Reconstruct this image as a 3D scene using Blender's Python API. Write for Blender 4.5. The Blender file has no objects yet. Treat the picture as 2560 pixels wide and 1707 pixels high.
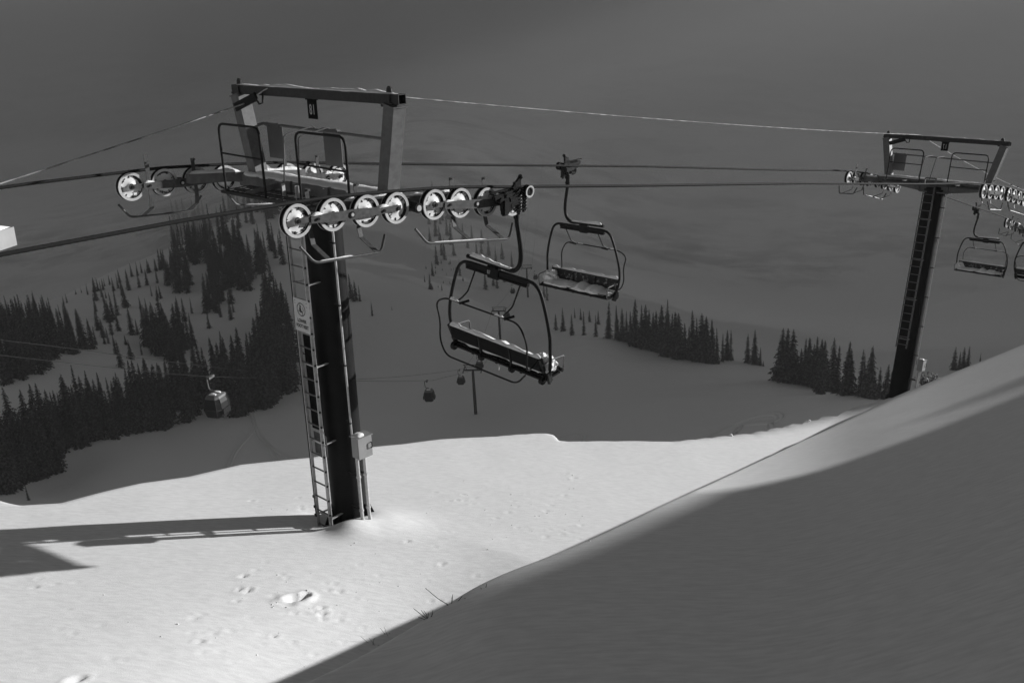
import bpy, bmesh, math, random
import numpy as np
from mathutils import Vector, Matrix, noise as mnoise

random.seed(7); RNG = np.random.default_rng(11)
S = bpy.context.scene
COL = S.collection
R_ = math.radians

# ------------------------------------------------------------------ camera
F_PX, PITCH, ROLL = 2534.04, 0.3482, -0.0537
cp, sp_, cr, sr = math.cos(PITCH), math.sin(PITCH), math.cos(ROLL), math.sin(ROLL)
_f = np.array([0, cp, -sp_]); _u = np.array([0, sp_, cp]); _r = np.array([1., 0, 0])
CAM_R, CAM_U, CAM_F = cr*_r + sr*_u, -sr*_r + cr*_u, _f
cam = bpy.data.cameras.new('camera'); cam_o = bpy.data.objects.new('camera', cam); COL.objects.link(cam_o)
m = Matrix.Identity(4)
for i in range(3):
    m[i][0], m[i][1], m[i][2] = CAM_R[i], CAM_U[i], -CAM_F[i]
cam_o.matrix_world = m
cam.sensor_width = 36; cam.lens = 36*F_PX/2560; cam.clip_start = .1; cam.clip_end = 12000
S.camera = cam_o

def ray(px, py):
    """unit direction of a point of the photograph (2560 wide) in the world"""
    q = np.array([(px-1280)/F_PX, -(py-853.5)/F_PX, 1.])
    d = q[0]*CAM_R + q[1]*CAM_U + q[2]*CAM_F
    return d/np.linalg.norm(d)
def at_range(px, py, R):
    """point on that line of sight at horizontal range R"""
    d = ray(px, py); return d*(R/math.hypot(d[0], d[1]))

# ------------------------------------------------------------------ light
SUN_AZ, SUN_EL = R_(68.5), R_(10.6)
SUN = np.array([math.sin(SUN_AZ)*math.cos(SUN_EL), math.cos(SUN_AZ)*math.cos(SUN_EL), math.sin(SUN_EL)])
w = bpy.data.worlds.new('World'); S.world = w; w.use_nodes = True
nt = w.node_tree; bg = nt.nodes['Background']
sky = nt.nodes.new('ShaderNodeTexSky'); sky.sky_type = 'NISHITA'; sky.sun_disc = False
sky.sun_elevation = SUN_EL; sky.sun_rotation = SUN_AZ; sky.altitude = 1800
bw = nt.nodes.new('ShaderNodeRGBToBW')          # black-and-white photograph: the sky lights without colour
nt.links.new(sky.outputs[0], bw.inputs[0]); nt.links.new(bw.outputs[0], bg.inputs[0])
bg.inputs[1].default_value = 0.070
sl = bpy.data.lights.new('sun', 'SUN'); sl.energy = 5.0; sl.angle = R_(0.7); sl.color = (1, 1, 1)
so = bpy.data.objects.new('sun', sl); COL.objects.link(so)
so.rotation_euler = Vector(-SUN).to_track_quat('-Z', 'Y').to_euler(); so.location = (60, 20, 80)
S.view_settings.view_transform = 'Standard'; S.view_settings.look = 'None'
S.view_settings.exposure = .12; S.view_settings.gamma = 1
S.render.engine = 'CYCLES'
S.cycles.max_bounces = 6; S.cycles.diffuse_bounces = 4; S.cycles.volume_bounces = 2
S.cycles.transparent_max_bounces = 6; S.cycles.use_denoising = True
S.cycles.sample_clamp_indirect = 4

# ------------------------------------------------------------------ materials
def new_mat(name):
    mt = bpy.data.materials.new(name); mt.use_nodes = True
    return mt, mt.node_tree, mt.node_tree.nodes['Principled BSDF']
def N(nt, t, **kw):
    n = nt.nodes.new(t)
    for k, v in kw.items(): setattr(n, k, v)
    return n
def mat(name, g, rough=.6, metal=0., var=.25, scale=6., bump=0., bscale=40., spec=.5):
    """grey paint or metal with a little uneven weathering"""
    mt, nt, p = new_mat(name)
    tc = N(nt, 'ShaderNodeTexCoord'); no = N(nt, 'ShaderNodeTexNoise'); no.inputs['Scale'].default_value = scale
    no.inputs['Detail'].default_value = 5; no.inputs['Roughness'].default_value = .65
    nt.links.new(tc.outputs['Object'], no.inputs['Vector'])
    mr = N(nt, 'ShaderNodeMapRange'); mr.inputs[1].default_value = .3; mr.inputs[2].default_value = .7
    mr.inputs[3].default_value = g*(1-var); mr.inputs[4].default_value = g*(1+var)
    nt.links.new(no.outputs['Fac'], mr.inputs[0]); nt.links.new(mr.outputs[0], p.inputs['Base Color'])
    p.inputs['Roughness'].default_value = rough; p.inputs['Metallic'].default_value = metal
    p.inputs['Specular IOR Level'].default_value = spec
    if bump:
        n2 = N(nt, 'ShaderNodeTexNoise'); n2.inputs['Scale'].default_value = bscale; n2.inputs['Detail'].default_value = 4
        nt.links.new(tc.outputs['Object'], n2.inputs['Vector'])
        b = N(nt, 'ShaderNodeBump'); b.inputs['Strength'].default_value = bump; b.inputs['Distance'].default_value = .02
        nt.links.new(n2.outputs['Fac'], b.inputs['Height']); nt.links.new(b.outputs[0], p.inputs['Normal'])
    return mt
def snow_mat(name, g=.86, fine=90., fine_d=.006, fs=.6, coarse=5., coarse_d=.05, cs=.35, ripple=0.):
    mt, nt, p = new_mat(name)
    tc = N(nt, 'ShaderNodeTexCoord')
    n1 = N(nt, 'ShaderNodeTexNoise'); n1.inputs['Scale'].default_value = fine; n1.inputs['Detail'].default_value = 3
    n2 = N(nt, 'ShaderNodeTexNoise'); n2.inputs['Scale'].default_value = coarse; n2.inputs['Detail'].default_value = 6
    n2.inputs['Roughness'].default_value = .55
    for n in (n1, n2): nt.links.new(tc.outputs['Object'], n.inputs['Vector'])
    b2 = N(nt, 'ShaderNodeBump'); b2.inputs['Strength'].default_value = cs; b2.inputs['Distance'].default_value = coarse_d
    b1 = N(nt, 'ShaderNodeBump'); b1.inputs['Strength'].default_value = fs; b1.inputs['Distance'].default_value = fine_d
    nt.links.new(n2.outputs['Fac'], b2.inputs['Height']); nt.links.new(n1.outputs['Fac'], b1.inputs['Height'])
    last = b2
    if ripple:          # wind ripples, drawn out across the slope
        mp = N(nt, 'ShaderNodeMapping'); mp.inputs['Rotation'].default_value = (0, 0, R_(-20)); mp.inputs['Scale'].default_value = (3., 10, 4)
        nt.links.new(tc.outputs['Object'], mp.inputs[0]); n3 = N(nt, 'ShaderNodeTexNoise'); n3.inputs['Scale'].default_value = 1.6; n3.inputs['Detail'].default_value = 5; n3.inputs['Roughness'].default_value = .6
        nt.links.new(mp.outputs[0], n3.inputs['Vector']); b3 = N(nt, 'ShaderNodeBump'); b3.inputs['Strength'].default_value = .6; b3.inputs['Distance'].default_value = ripple
        nt.links.new(n3.outputs['Fac'], b3.inputs['Height']); nt.links.new(b2.outputs[0], b3.inputs['Normal']); last = b3
    if ripple:          # ripple shading painted into the snow's colour, hollows greyer
        cr_ = N(nt, 'ShaderNodeMapRange'); cr_.inputs[1].default_value = .34; cr_.inputs[2].default_value = .66; cr_.inputs[3].default_value = g*.90; cr_.inputs[4].default_value = min(.93, g*1.05)
        nt.links.new(n3.outputs['Fac'], cr_.inputs[0])
    nt.links.new(last.outputs[0], b1.inputs['Normal']); nt.links.new(b1.outputs[0], p.inputs['Normal'])
    p.inputs['Base Color'].default_value = (g, g, g, 1); p.inputs['Roughness'].default_value = .55
    if ripple: nt.links.new(cr_.outputs[0], p.inputs['Base Color'])
    p.inputs['Specular IOR Level'].default_value = .2
    return mt
def patchy(name, g0, g1, scale, lo, hi, rough=.7):
    """two greys in ragged patches: frost or rime caught on a surface"""
    mt, nt, p = new_mat(name)
    tc = N(nt, 'ShaderNodeTexCoord'); no = N(nt, 'ShaderNodeTexNoise'); no.inputs['Scale'].default_value = scale
    no.inputs['Detail'].default_value = 4; nt.links.new(tc.outputs['Object'], no.inputs['Vector'])
    mr = N(nt, 'ShaderNodeMapRange'); mr.inputs[1].default_value = lo; mr.inputs[2].default_value = hi
    mr.inputs[3].default_value = g0; mr.inputs[4].default_value = g1
    nt.links.new(no.outputs['Fac'], mr.inputs[0]); nt.links.new(mr.outputs[0], p.inputs['Base Color'])
    p.inputs['Roughness'].default_value = rough
    return mt
M = {}
M['snow'] = snow_mat('snow_ground', .86, fine=70, fine_d=.006, fs=.45, coarse=3., coarse_d=.012, cs=.25, ripple=.006)
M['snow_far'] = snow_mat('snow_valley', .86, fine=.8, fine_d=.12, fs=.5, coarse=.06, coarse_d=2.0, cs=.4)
M['cap'] = snow_mat('snow_cap', .88, fine=60, fine_d=.012, fs=.8, coarse=9, coarse_d=.04, cs=.6)
M['galv'] = mat('galvanised_steel', .145, .5, .1, .22, 9, spec=.25)
M['galv_light'] = mat('bright_galvanised_steel', .5, .45, .2, .2, 14)
M['pylon'] = mat('dark_pylon_paint', .010, .55, 0, .35, 3, spec=.10)
M['dark'] = mat('black_painted_steel', .014, .5, 0, .35, 12, spec=.14)
M['dark2'] = mat('dark_grey_steel', .04, .5, .1, .35, 12, spec=.2)
M['plate'] = mat('grey_bogie_plate', .085, .5, .1, .35, 16, spec=.2)
M['rubber'] = mat('black_rubber', .012, .8, 0, .3, 20, spec=.1)
M['flange'] = mat('pale_wheel_flange', .52, .45, 0, .12, 18)
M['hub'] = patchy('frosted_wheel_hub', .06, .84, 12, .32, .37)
M['rimring'] = patchy('shadowed_wheel_web', .03, .7, 9, .47, .52)  # shade of the recess put into the colour, broken by pale frost patches
M['rope'] = mat('wire_rope', .02, .8, 0, .4, 60, spec=.15)
M['frost'] = patchy('frosted_cable', .10, .42, 3, .42, .62)
M['sign_plate'] = mat('grey_sign_plate', .55, .6, 0, .1, 8)
M['sign_black'] = mat('black_sign_plate', .008, .8, 0, .2, 8, spec=.05)
M['ink'] = mat('black_lettering', .02, .7, 0, .1, 8)
M['letter'] = mat('pale_lettering', .5, .6, 0, .1, 8)
M['pad'] = mat('black_seat_pad', .011, .8, 0, .4, 20, spec=.08)
M['rime'] = patchy('rimed_seat_pad', .018, .4, 11, .56, .72)
M['panel'] = mat('grey_back_panel', .10, .6, 0, .15, 3)
M['glass'] = mat('dark_cabin_glass', .010, .5, 0, .2, 3, spec=.15)
M['box'] = mat('grey_electrical_box', .30, .5, 0, .1, 5)
M['rock'] = mat('dark_rock', .09, .9, 0, .6, 1.2, .8, 4)
M['bark'] = mat('dark_bark', .05, .9, 0, .4, 8)
M['twig'] = mat('dry_stem', .05, .9, 0, .4, 30)

def foliage_mat():
    mt, nt, p = new_mat('fir_needles')
    tc = N(nt, 'ShaderNodeTexCoord'); oi = N(nt, 'ShaderNodeObjectInfo'); ge = N(nt, 'ShaderNodeNewGeometry')
    no = N(nt, 'ShaderNodeTexNoise'); no.inputs['Scale'].default_value = 2.2; no.inputs['Detail'].default_value = 5
    nt.links.new(tc.outputs['Object'], no.inputs['Vector'])
    mr = N(nt, 'ShaderNodeMapRange'); mr.inputs[1].default_value = .3; mr.inputs[2].default_value = .7
    mr.inputs[3].default_value = .008; mr.inputs[4].default_value = .032
    nt.links.new(no.outputs['Fac'], mr.inputs[0])
    ml = N(nt, 'ShaderNodeMath', operation='MULTIPLY_ADD'); ml.inputs[1].default_value = .9; ml.inputs[2].default_value = .6
    nt.links.new(oi.outputs['Random'], ml.inputs[0])
    mm = N(nt, 'ShaderNodeMath', operation='MULTIPLY'); nt.links.new(mr.outputs[0], mm.inputs[0]); nt.links.new(ml.outputs[0], mm.inputs[1])
    # dusting of snow that lies on the upper side of the boughs
    n2 = N(nt, 'ShaderNodeTexNoise'); n2.inputs['Scale'].default_value = 2.2; n2.inputs['Detail'].default_value = 5
    nt.links.new(tc.outputs['Object'], n2.inputs['Vector'])
    th = N(nt, 'ShaderNodeMapRange'); th.inputs[1].default_value = .46; th.inputs[2].default_value = .62
    th.inputs[3].default_value = 0; th.inputs[4].default_value = .28
    nt.links.new(n2.outputs['Fac'], th.inputs[0])
    mx = N(nt, 'ShaderNodeMix'); mx.data_type = 'FLOAT'
    nt.links.new(th.outputs[0], mx.inputs[0]); nt.links.new(mm.outputs[0], mx.inputs[2]); mx.inputs[3].default_value = .4
    nt.links.new(mx.outputs[0], p.inputs['Base Color'])
    p.inputs['Roughness'].default_value = .9; p.inputs['Specular IOR Level'].default_value = .1
    return mt
M['needles'] = foliage_mat()

# ------------------------------------------------------------------ helpers
def setp(o, label=None, cat=None, group=None, kind=None):
    if label: o['label'] = label
    if cat: o['category'] = cat
    if group: o['group'] = group
    if kind: o['kind'] = kind
    return o
def empty(name, loc, rot=None, label=None, cat=None, group=None):
    o = bpy.data.objects.new(name, None); COL.objects.link(o)
    o.empty_display_size = .3
    mw = rot.to_4x4() if rot is not None else Matrix.Identity(4)
    mw.translation = Vector([float(v) for v in loc]); o.matrix_world = mw
    return setp(o, label, cat, group)
def copy_tree(o, parent=None):
    c = o.copy(); COL.objects.link(c)
    if parent is not None: c.parent = parent
    for ch in o.children: copy_tree(ch, c)
    return c
class MB:
    def __init__(s): s.v = []; s.f = []; s.mi = []; s.sm = []
    def add(s, vs, fs, mi=0, smooth=False):
        b = len(s.v); s.v += [tuple(map(float, v)) for v in vs]
        for f in fs: s.f.append([b+i for i in f]); s.mi.append(mi); s.sm.append(smooth)
        return s
    def box(s, c, d, mi=0, rot=None, bev=0.):
        hx, hy, hz = d[0]/2, d[1]/2, d[2]/2
        if bev <= 0:
            vs = [Vector((x*hx, y*hy, z*hz)) for x in (-1, 1) for y in (-1, 1) for z in (-1, 1)]
            fs = [(0, 1, 3, 2), (4, 6, 7, 5), (0, 4, 5, 1), (2, 3, 7, 6), (0, 2, 6, 4), (1, 5, 7, 3)]
        else:
            bm = bmesh.new(); bmesh.ops.create_cube(bm, size=1)
            for v in bm.verts: v.co = Vector((v.co.x*2*hx, v.co.y*2*hy, v.co.z*2*hz))
            bmesh.ops.bevel(bm, geom=bm.edges[:], offset=bev, segments=2, affect='EDGES')
            bm.verts.index_update(); vs = [v.co.copy() for v in bm.verts]; fs = [[v.index for v in f.verts] for f in bm.faces]; bm.free()
        c = Vector(c)
        vs = [(rot @ v if rot is not None else v) + c for v in vs]
        return s.add(vs, fs, mi)
    def bar(s, p0, p1, wd, ht, mi=0, up=(0, 0, 1), taper=None):
        p0, p1 = Vector(p0), Vector(p1); d = (p1-p0).normalized(); up = Vector(up)
        sd = d.cross(up)
        if sd.length < 1e-4: sd = d.cross(Vector((0, 1, 0)))
        sd.normalize(); un = sd.cross(d).normalized(); vs = []
        w2, h2 = taper or (wd, ht)
        for p, a, b in ((p0, wd, ht), (p1, w2, h2)):
            vs += [p+sd*a/2+un*b/2, p-sd*a/2+un*b/2, p-sd*a/2-un*b/2, p+sd*a/2-un*b/2]
        return s.add(vs, [(0, 1, 2, 3), (7, 6, 5, 4), (0, 4, 5, 1), (1, 5, 6, 2), (2, 6, 7, 3), (3, 7, 4, 0)], mi)
    def tube(s, pts, r, n=10, mi=0, cap=True, closed=False, rs=None):
        pts = [Vector(p) for p in pts]; k = len(pts)
        tang = []
        for i in range(k):
            a = pts[(i-1) % k] if (closed or i > 0) else pts[i]
            b = pts[(i+1) % k] if (closed or i < k-1) else pts[i]
            tang.append((b-a).normalized())
        nrm = tang[0].orthogonal().normalized(); vs = []
        for i in range(k):
            if i > 0:
                q = tang[i-1].rotation_difference(tang[i]); nrm = (q @ nrm).normalized()
            bn = tang[i].cross(nrm); rr = rs[i] if rs else r
            for j in range(n):
                a = 2*math.pi*j/n; vs.append(pts[i]+(nrm*math.cos(a)+bn*math.sin(a))*rr)
        fs = []
        for i in range(k if closed else k-1):
            i2 = (i+1) % k
            for j in range(n): fs.append((i*n+j, i*n+(j+1) % n, i2*n+(j+1) % n, i2*n+j))
        s.add(vs, fs, mi, True)
        if cap and not closed:
            b = len(s.v)-len(vs)
            s.f.append([b+j for j in range(n)][::-1]); s.mi.append(mi); s.sm.append(False)
            s.f.append([b+(k-1)*n+j for j in range(n)]); s.mi.append(mi); s.sm.append(False)
        return s
    def lathe(s, prof, n=28, origin=(0, 0, 0), axis='X', mi=0, mis=None):
        """profile of (along axis, radius)"""
        o = Vector(origin); vs = []
        for a, r in prof:
            for j in range(n):
                t = 2*math.pi*j/n; c, q = r*math.cos(t), r*math.sin(t)
                vs.append(o+(Vector((a, c, q)) if axis == 'X' else Vector((c, a, q)) if axis == 'Y' else Vector((c, q, a))))
        b = len(s.v); s.v += [tuple(v) for v in vs]
        for i in range(len(prof)-1):
            for j in range(n):
                s.f.append([b+i*n+j, b+i*n+(j+1) % n, b+(i+1)*n+(j+1) % n, b+(i+1)*n+j])
                s.mi.append(mis[i] if mis else mi); s.sm.append(True)
        return s
    def build(s, name, mats, parent=None, z=0., smooth_angle=True):
        me = bpy.data.meshes.new(name); me.from_pydata(s.v, [], s.f)
        for mt in (mats if isinstance(mats, (list, tuple)) else [mats]): me.materials.append(mt)
        me.polygons.foreach_set('material_index', s.mi); me.polygons.foreach_set('use_smooth', s.sm)
        bm = bmesh.new(); bm.from_mesh(me); bmesh.ops.recalc_face_normals(bm, faces=bm.faces[:])
        if smooth_angle:
            for e in bm.edges:
                if len(e.link_faces) == 2 and e.calc_face_angle(0) > .7: e.smooth = False
        bm.to_mesh(me); bm.free(); me.update()
        o = bpy.data.objects.new(name, me); COL.objects.link(o)
        if parent is not None: o.parent = parent
        if z: o.location.z = z
        return o
def curve_pts(ctrl, n=8):
    """smooth line through control points (Catmull-Rom)"""
    c = [Vector(p) for p in ctrl]; out = []
    c = [c[0]*2-c[1]] + c + [c[-1]*2-c[-2]]
    for i in range(1, len(c)-2):
        for k in range(n):
            t = k/n; a, b, d, e = c[i-1], c[i], c[i+1], c[i+2]
            out.append(.5*((2*b)+(d-a)*t+(2*a-5*b+4*d-e)*t*t+(3*b-a-3*d+e)*t**3))
    out.append(c[-2]); return out
def rounded(ctrl, rad, n=5):
    """polyline with its inner corners rounded"""
    c = [Vector(p) for p in ctrl]; out = [c[0]]
    for i in range(1, len(c)-1):
        a, b, d = c[i-1], c[i], c[i+1]
        r = min(rad, (a-b).length*.49, (d-b).length*.49)
        p, q = b+(a-b).normalized()*r, b+(d-b).normalized()*r
        for k in range(n+1):
            t = k/n; out.append(p*(1-t)**2+b*2*t*(1-t)+q*t*t)
    out.append(c[-1]); return out
def snow_strip(mb, p0, p1, width, height, mi=0, seg=24, seed=0, ends=.12, across=(0, 0, 1), lump=.35):
    """soft, uneven ridge of settled snow along a bar"""
    p0, p1 = Vector(p0), Vector(p1); d = p1-p0; dn = d.normalized(); sd = dn.cross(Vector((0, 0, 1))).normalized()
    prof = [(-.5, 0), (-.46, .45), (-.25, .9), (0, 1), (.25, .9), (.46, .45), (.5, 0)]; vs = []
    for i in range(seg+1):
        t = i/seg; e = min(1, t/ends, (1-t)/ends); e = max(.02, math.sin(e*math.pi/2))
        nz = 1+lump*2*(mnoise.noise(Vector((t*d.length*3.1, seed*7.3, .5))))+lump*mnoise.noise(Vector((t*d.length*9.1, seed*3.3, 2.5)))
        wz = 1+.3*mnoise.noise(Vector((t*d.length*4, seed*2.3, 7.7)))
        for a, h in prof:
            vs.append(p0+d*t+sd*a*width*wz*(.6+.4*e)+Vector((0, 0, 1))*h*height*max(.25, nz)*e)
    k = len(prof); fs = [(i*k+j, i*k+j+1, (i+1)*k+j+1, (i+1)*k+j) for i in range(seg) for j in range(k-1)]
    fs += [tuple(i*k+q for i in (0,) for q in range(k)), tuple(seg*k+q for q in range(k))[::-1]]
    fs += [(i*k, (i+1)*k, (i+1)*k+k-1, i*k+k-1) for i in range(seg)]
    return mb.add(vs, fs, mi, True)
def cap(parent, *a, z=0., **k):
    mb = MB(); snow_strip(mb, *a, **k); return mb.build('snow_cap', M['cap'], parent, z)
def text(name, s, size, mt, parent, loc, rx=90, mirror=False, ext=.002, rz=0, space=1., xs=1., bold=0.):
    cu = bpy.data.curves.new(name, 'FONT'); cu.body = s; cu.size = size; cu.extrude = ext; cu.align_x = 'CENTER'; cu.align_y = 'CENTER'
    cu.space_character = space; cu.offset = bold; cu.materials.append(mt)
    t_ = bpy.data.objects.new(name, cu); COL.objects.link(t_)
    me = bpy.data.meshes.new_from_object(t_.evaluated_get(bpy.context.evaluated_depsgraph_get())); bpy.data.objects.remove(t_)
    me.name = name; o = bpy.data.objects.new(name, me); COL.objects.link(o); o.parent = parent
    o.location = loc; o.rotation_euler = (R_(rx), 0, R_(rz)); o.scale = ((-1 if mirror else 1)*xs, 1, 1)
    return o

# ------------------------------------------------------------------ lift line frame
PHI = 0.7715
U = np.array([math.sin(PHI), math.cos(PHI), 0]); C = np.array([math.cos(PHI), -math.sin(PHI), 0]); ZZ = np.array([0, 0, 1.])
T1 = np.array([-3.261, 17.870, -3.413]); G = 2.4916
def L(lat, s, z): return T1 + C*lat + U*s + ZZ*z          # lateral, along the line, up - all from the near tower's crossarm
def frame_rot(tilt):
    v = ZZ*math.cos(tilt)+U*math.sin(tilt); uu = np.cross(v, C)
    return Matrix(((C[0], uu[0], v[0]), (C[1], uu[1], v[1]), (C[2], uu[2], v[2])))
S2 = 28.42; T2 = np.array([16.562, 38.241, -8.374])

# ------------------------------------------------------------------ ground near the lift
GC = -.20                                              # fall of the snowfield away from the camera
B1 = T1 + np.array([-.11, -.12, -6.55]); B2 = np.array([15.271, 36.913, -16.50])
GB = (B2[2]-B1[2]-GC*(B2[1]-B1[1]))/(B2[0]-B1[0]); GA = B1[2]-GB*B1[0]-GC*B1[1]
def plane_hit(px, py):
    r = ray(px, py); return r*(GA/(r[2]-GB*r[0]-GC*r[1]))
def smooth_interp(x, xp, fp): return np.interp(x, xp, fp)
CREST = [(-400, 1330), (-150, 1235), (0, 1250), (20, 1256), (50, 1262), (150, 1257), (260, 1228), (350, 1207), (470, 1190), (600, 1160), (690, 1152), (780, 1144), (920, 1118),
         (1000, 1110), (1100, 1098), (1240, 1092), (1330, 1086), (1365, 1085), (1385, 1090), (1398, 1103), (1420, 1105), (1680, 1106), (1750, 1097), (1870, 1083),
         (2000, 1057), (2100, 1030), (2230, 990), (2330, 985), (2600, 975), (2900, 960)]
_cr = [plane_hit(*p) for p in CREST]
CR_T = np.array([math.atan2(p[0], p[1]) for p in _cr]); CR_R = np.array([min(60, math.hypot(p[0], p[1])) for p in _cr])
SIL = [(500, 1830), (630, 1770), (760, 1707), (900, 1642), (1000, 1586), (1070, 1544), (1125, 1506), (1175, 1472), (1230, 1445), (1378, 1391), (1458, 1359), (1582, 1300), (1679, 1251), (1785, 1207), (1944, 1132), (2099, 1059),
       (2204, 1004), (2269, 977), (2375, 934), (2560, 860), (2700, 805), (2900, 730), (3200, 620)]
_sl = [ray(*p) for p in SIL]
SIL_T = np.array([math.atan2(p[0], p[1]) for p in _sl]); SIL_E = np.array([p[2]/math.hypot(p[0], p[1]) for p in _sl])
Z0 = -1.9
_re = [((500, 1830), 5.), ((760, 1707), 6.2), ((1000, 1588), 7.1), ((1110, 1520), 7.5), ((1180, 1462), 7.8), ((1230, 1440), 8.), ((1378, 1393), 8.7), ((1458, 1359), 9.5), ((1582, 1300), 11.2), ((1679, 1251), 13.), ((1785, 1207), 16.),
       ((1944, 1132), 22.), ((2099, 1059), 30.), ((2204, 1004), 36.5), ((2250, 984), 39.), ((2400, 934), 44.), ((2560, 869), 50.), ((2900, 745), 58.)]
RE_T = [math.atan2(*ray(*p)[:2]) for p, _ in _re]; RE_R = [r for _, r in _re]
TH_G = np.linspace(SIL_T[0], SIL_T[-1], 400)
def soft(v, n=9, it=2):
    for _ in range(it): v = np.convolve(np.pad(v, n//2, 'edge'), np.ones(n)/n, 'valid')
    return v
E_G = soft(np.interp(TH_G, SIL_T, SIL_E), 17, 3); RE_G = 1/soft(1/np.interp(TH_G, RE_T, RE_R), 31, 4)
M_G = E_G-Z0/RE_G+.004; KAP_G = soft(np.interp(TH_G, [-.25, 0, .12, .25, .48], [1.8, 1.2, .55, .22, .10]), 21, 3)
def mound_prof(R, th, ns):
    """snow bank seen from above: an even face that rolls over along its far edge (range ns)"""
    m_ = np.interp(th, TH_G, M_G); e = np.interp(th, TH_G, E_G); kap = np.interp(th, TH_G, KAP_G)
    o = np.maximum(0, R-ns); k = (m_-e+.42)/kap
    return Z0+R*m_-np.where(o < k, .5*kap*o*o, .5*kap*k*k+kap*k*(o-k))
NS_G = []
_R = np.linspace(.5, 90, 3000)
for th in TH_G:
    e = np.interp(th, TH_G, E_G); lo, hi = -4., 90.
    for _ in range(40):
        md = .5*(lo+hi)
        if (mound_prof(_R, th, md)/_R).max() < e: lo = md
        else: hi = md
    NS_G.append(.5*(lo+hi))
NS_G = soft(np.array(NS_G), 13, 3)
PX_, PY_ = SUN[0]/math.hypot(SUN[0], SUN[1]), SUN[1]/math.hypot(SUN[0], SUN[1]); TE = math.tan(SUN_EL)
def near_parts(x, y):
    th = np.arctan2(x, y); R = np.hypot(x, y)
    pl = GA+GB*x+GC*y
    rc = np.interp(th, CR_T, CR_R); ov = np.maximum(0, R-rc+.12)
    pl = pl-np.where(ov < 1.2, .55*ov*ov, .55*1.44+1.32*(ov-1.2))
    ns = np.interp(th, TH_G, NS_G)
    mo = mound_prof(R, np.clip(th, -.9, .72), ns)
    mo = np.where(y < 0.3, np.minimum(mo, Z0), mo)
    yb = np.maximum(0, -y-1.2+.25*x*(x < 0)); mo = mo+np.minimum(9+.05*yb, .9*yb)      # unseen bank added behind the viewpoint to darken the snow before it
    return pl, mo
def vnoise(x, y, sc, seed):
    """cheap smooth value noise for arrays"""
    xs, ys = np.asarray(x)*sc, np.asarray(y)*sc
    xi, yi = np.floor(xs).astype(np.int64), np.floor(ys).astype(np.int64); fx, fy = xs-xi, ys-yi
    fx, fy = fx*fx*fx*(fx*(fx*6-15)+10), fy*fy*fy*(fy*(fy*6-15)+10)
    def h(a, b):
        n = (a*374761393+b*668265263+seed*1442695041) & 0x7fffffff
        n = ((n ^ (n >> 13))*1274126177) & 0x7fffffff
        return ((n ^ (n >> 16)) & 0xffff)/65535.-.5
    return (h(xi, yi)*(1-fx)+h(xi+1, yi)*fx)*(1-fy)+(h(xi, yi+1)*(1-fx)+h(xi+1, yi+1)*fx)*fy
HILL = None
DENTS = []            # (x, y, radius along, radius across, angle, depth)
def near_z(x, y):
    x = np.asarray(x, float); y = np.asarray(y, float)
    pl, mo = near_parts(x, y)
    pl = pl + .07*vnoise(x, y, .3, 1)+.010*vnoise(x, y, 1.1, 2)
    # shallow gully at the foot of the bank
    gx0, gy0, gx1, gy1 = -4.6, 8.6, -.6, 15.3; gl = math.hypot(gx1-gx0, gy1-gy0); ta = ((x-gx0)*(gx1-gx0)+(y-gy0)*(gy1-gy0))/gl; tb = ((x-gx0)*(gy1-gy0)-(y-gy0)*(gx1-gx0))/gl
    pl = pl-.5*np.exp(-np.where(tb < .3, ((tb-.3)/1.9)**2, ((tb-.3)/3.)**2))*np.clip(1-((ta-3.6)/5.4)**2, 0, 1)**1.3
    # drift heaped round the foot of the near tower
    dx, dy = x-B1[0], y-B1[1]
    pl = pl+.17*np.exp(-((dx-.55)**2+(dy+.25)**2)/.55)+.16*np.exp(-((dx-.1)**2+(dy+.75)**2)/.16)-.18*np.exp(-((dx+.35)**2+(dy+.1)**2)/.25)
    mo = mo+.014*vnoise(x, y, .5, 3)+.004*vnoise(x, y, 2.2, 4)
    k = .10; h = np.clip(.5+.5*(mo-pl)/k, 0, 1)
    z = pl*(1-h)+mo*h+k*h*(1-h)
    if HILL is not None:                       # unseen hill to the right, shaped to cast the shadow on the bank
        p, q = x*PX_+y*PY_, -x*PY_+y*PX_
        p0 = np.interp(q, [-30, 2, 8, 14, 25, 40], [44, 42, 43, 47, 62, 80])
        top = np.interp(q, HILL[0], HILL[1])+TE*p0
        dp = np.abs(p-p0); hl = top-np.where(dp < 4, .075*dp*dp, 1.2+.6*(dp-4))
        z = np.maximum(z, np.where(q > -40, hl, -99))
    for (a, b, r1, r2, an, d) in DENTS:
        ca, sa = math.cos(an), math.sin(an)
        msk = (np.abs(x-a) < 4*r1) & (np.abs(y-b) < 4*r1)
        if not np.any(msk): continue
        p = ((x-a)*ca+(y-b)*sa)/r1; q = (-(x-a)*sa+(y-b)*ca)/r2; rr = p*p+q*q
        z = z-np.where(msk, d*(np.exp(-rr*rr)-.35*np.exp(-(np.sqrt(rr)-1.5)**2*4)), 0)
    return z
def near_hit(px, py, r0=2.5, r1=60):
    d = ray(px, py); hz = math.hypot(d[0], d[1]); R = np.arange(r0, r1, .02)
    P = d[None, :]*(R[:, None]/hz); g = near_z(P[:, 0], P[:, 1]); below = P[:, 2] < g; i = int(np.argmax(below)) if below.any() else len(P)-1
    return P[i]
edge = []
for (px, py) in [(580, 1707), (700, 1655), (850, 1580), (1000, 1492), (1120, 1462)]:     # where the shadow of the hill ends on the snow
    P = near_hit(px, py); edge.append((-P[0]*PY_+P[1]*PX_, P[2]-TE*(P[0]*PX_+P[1]*PY_)))
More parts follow.
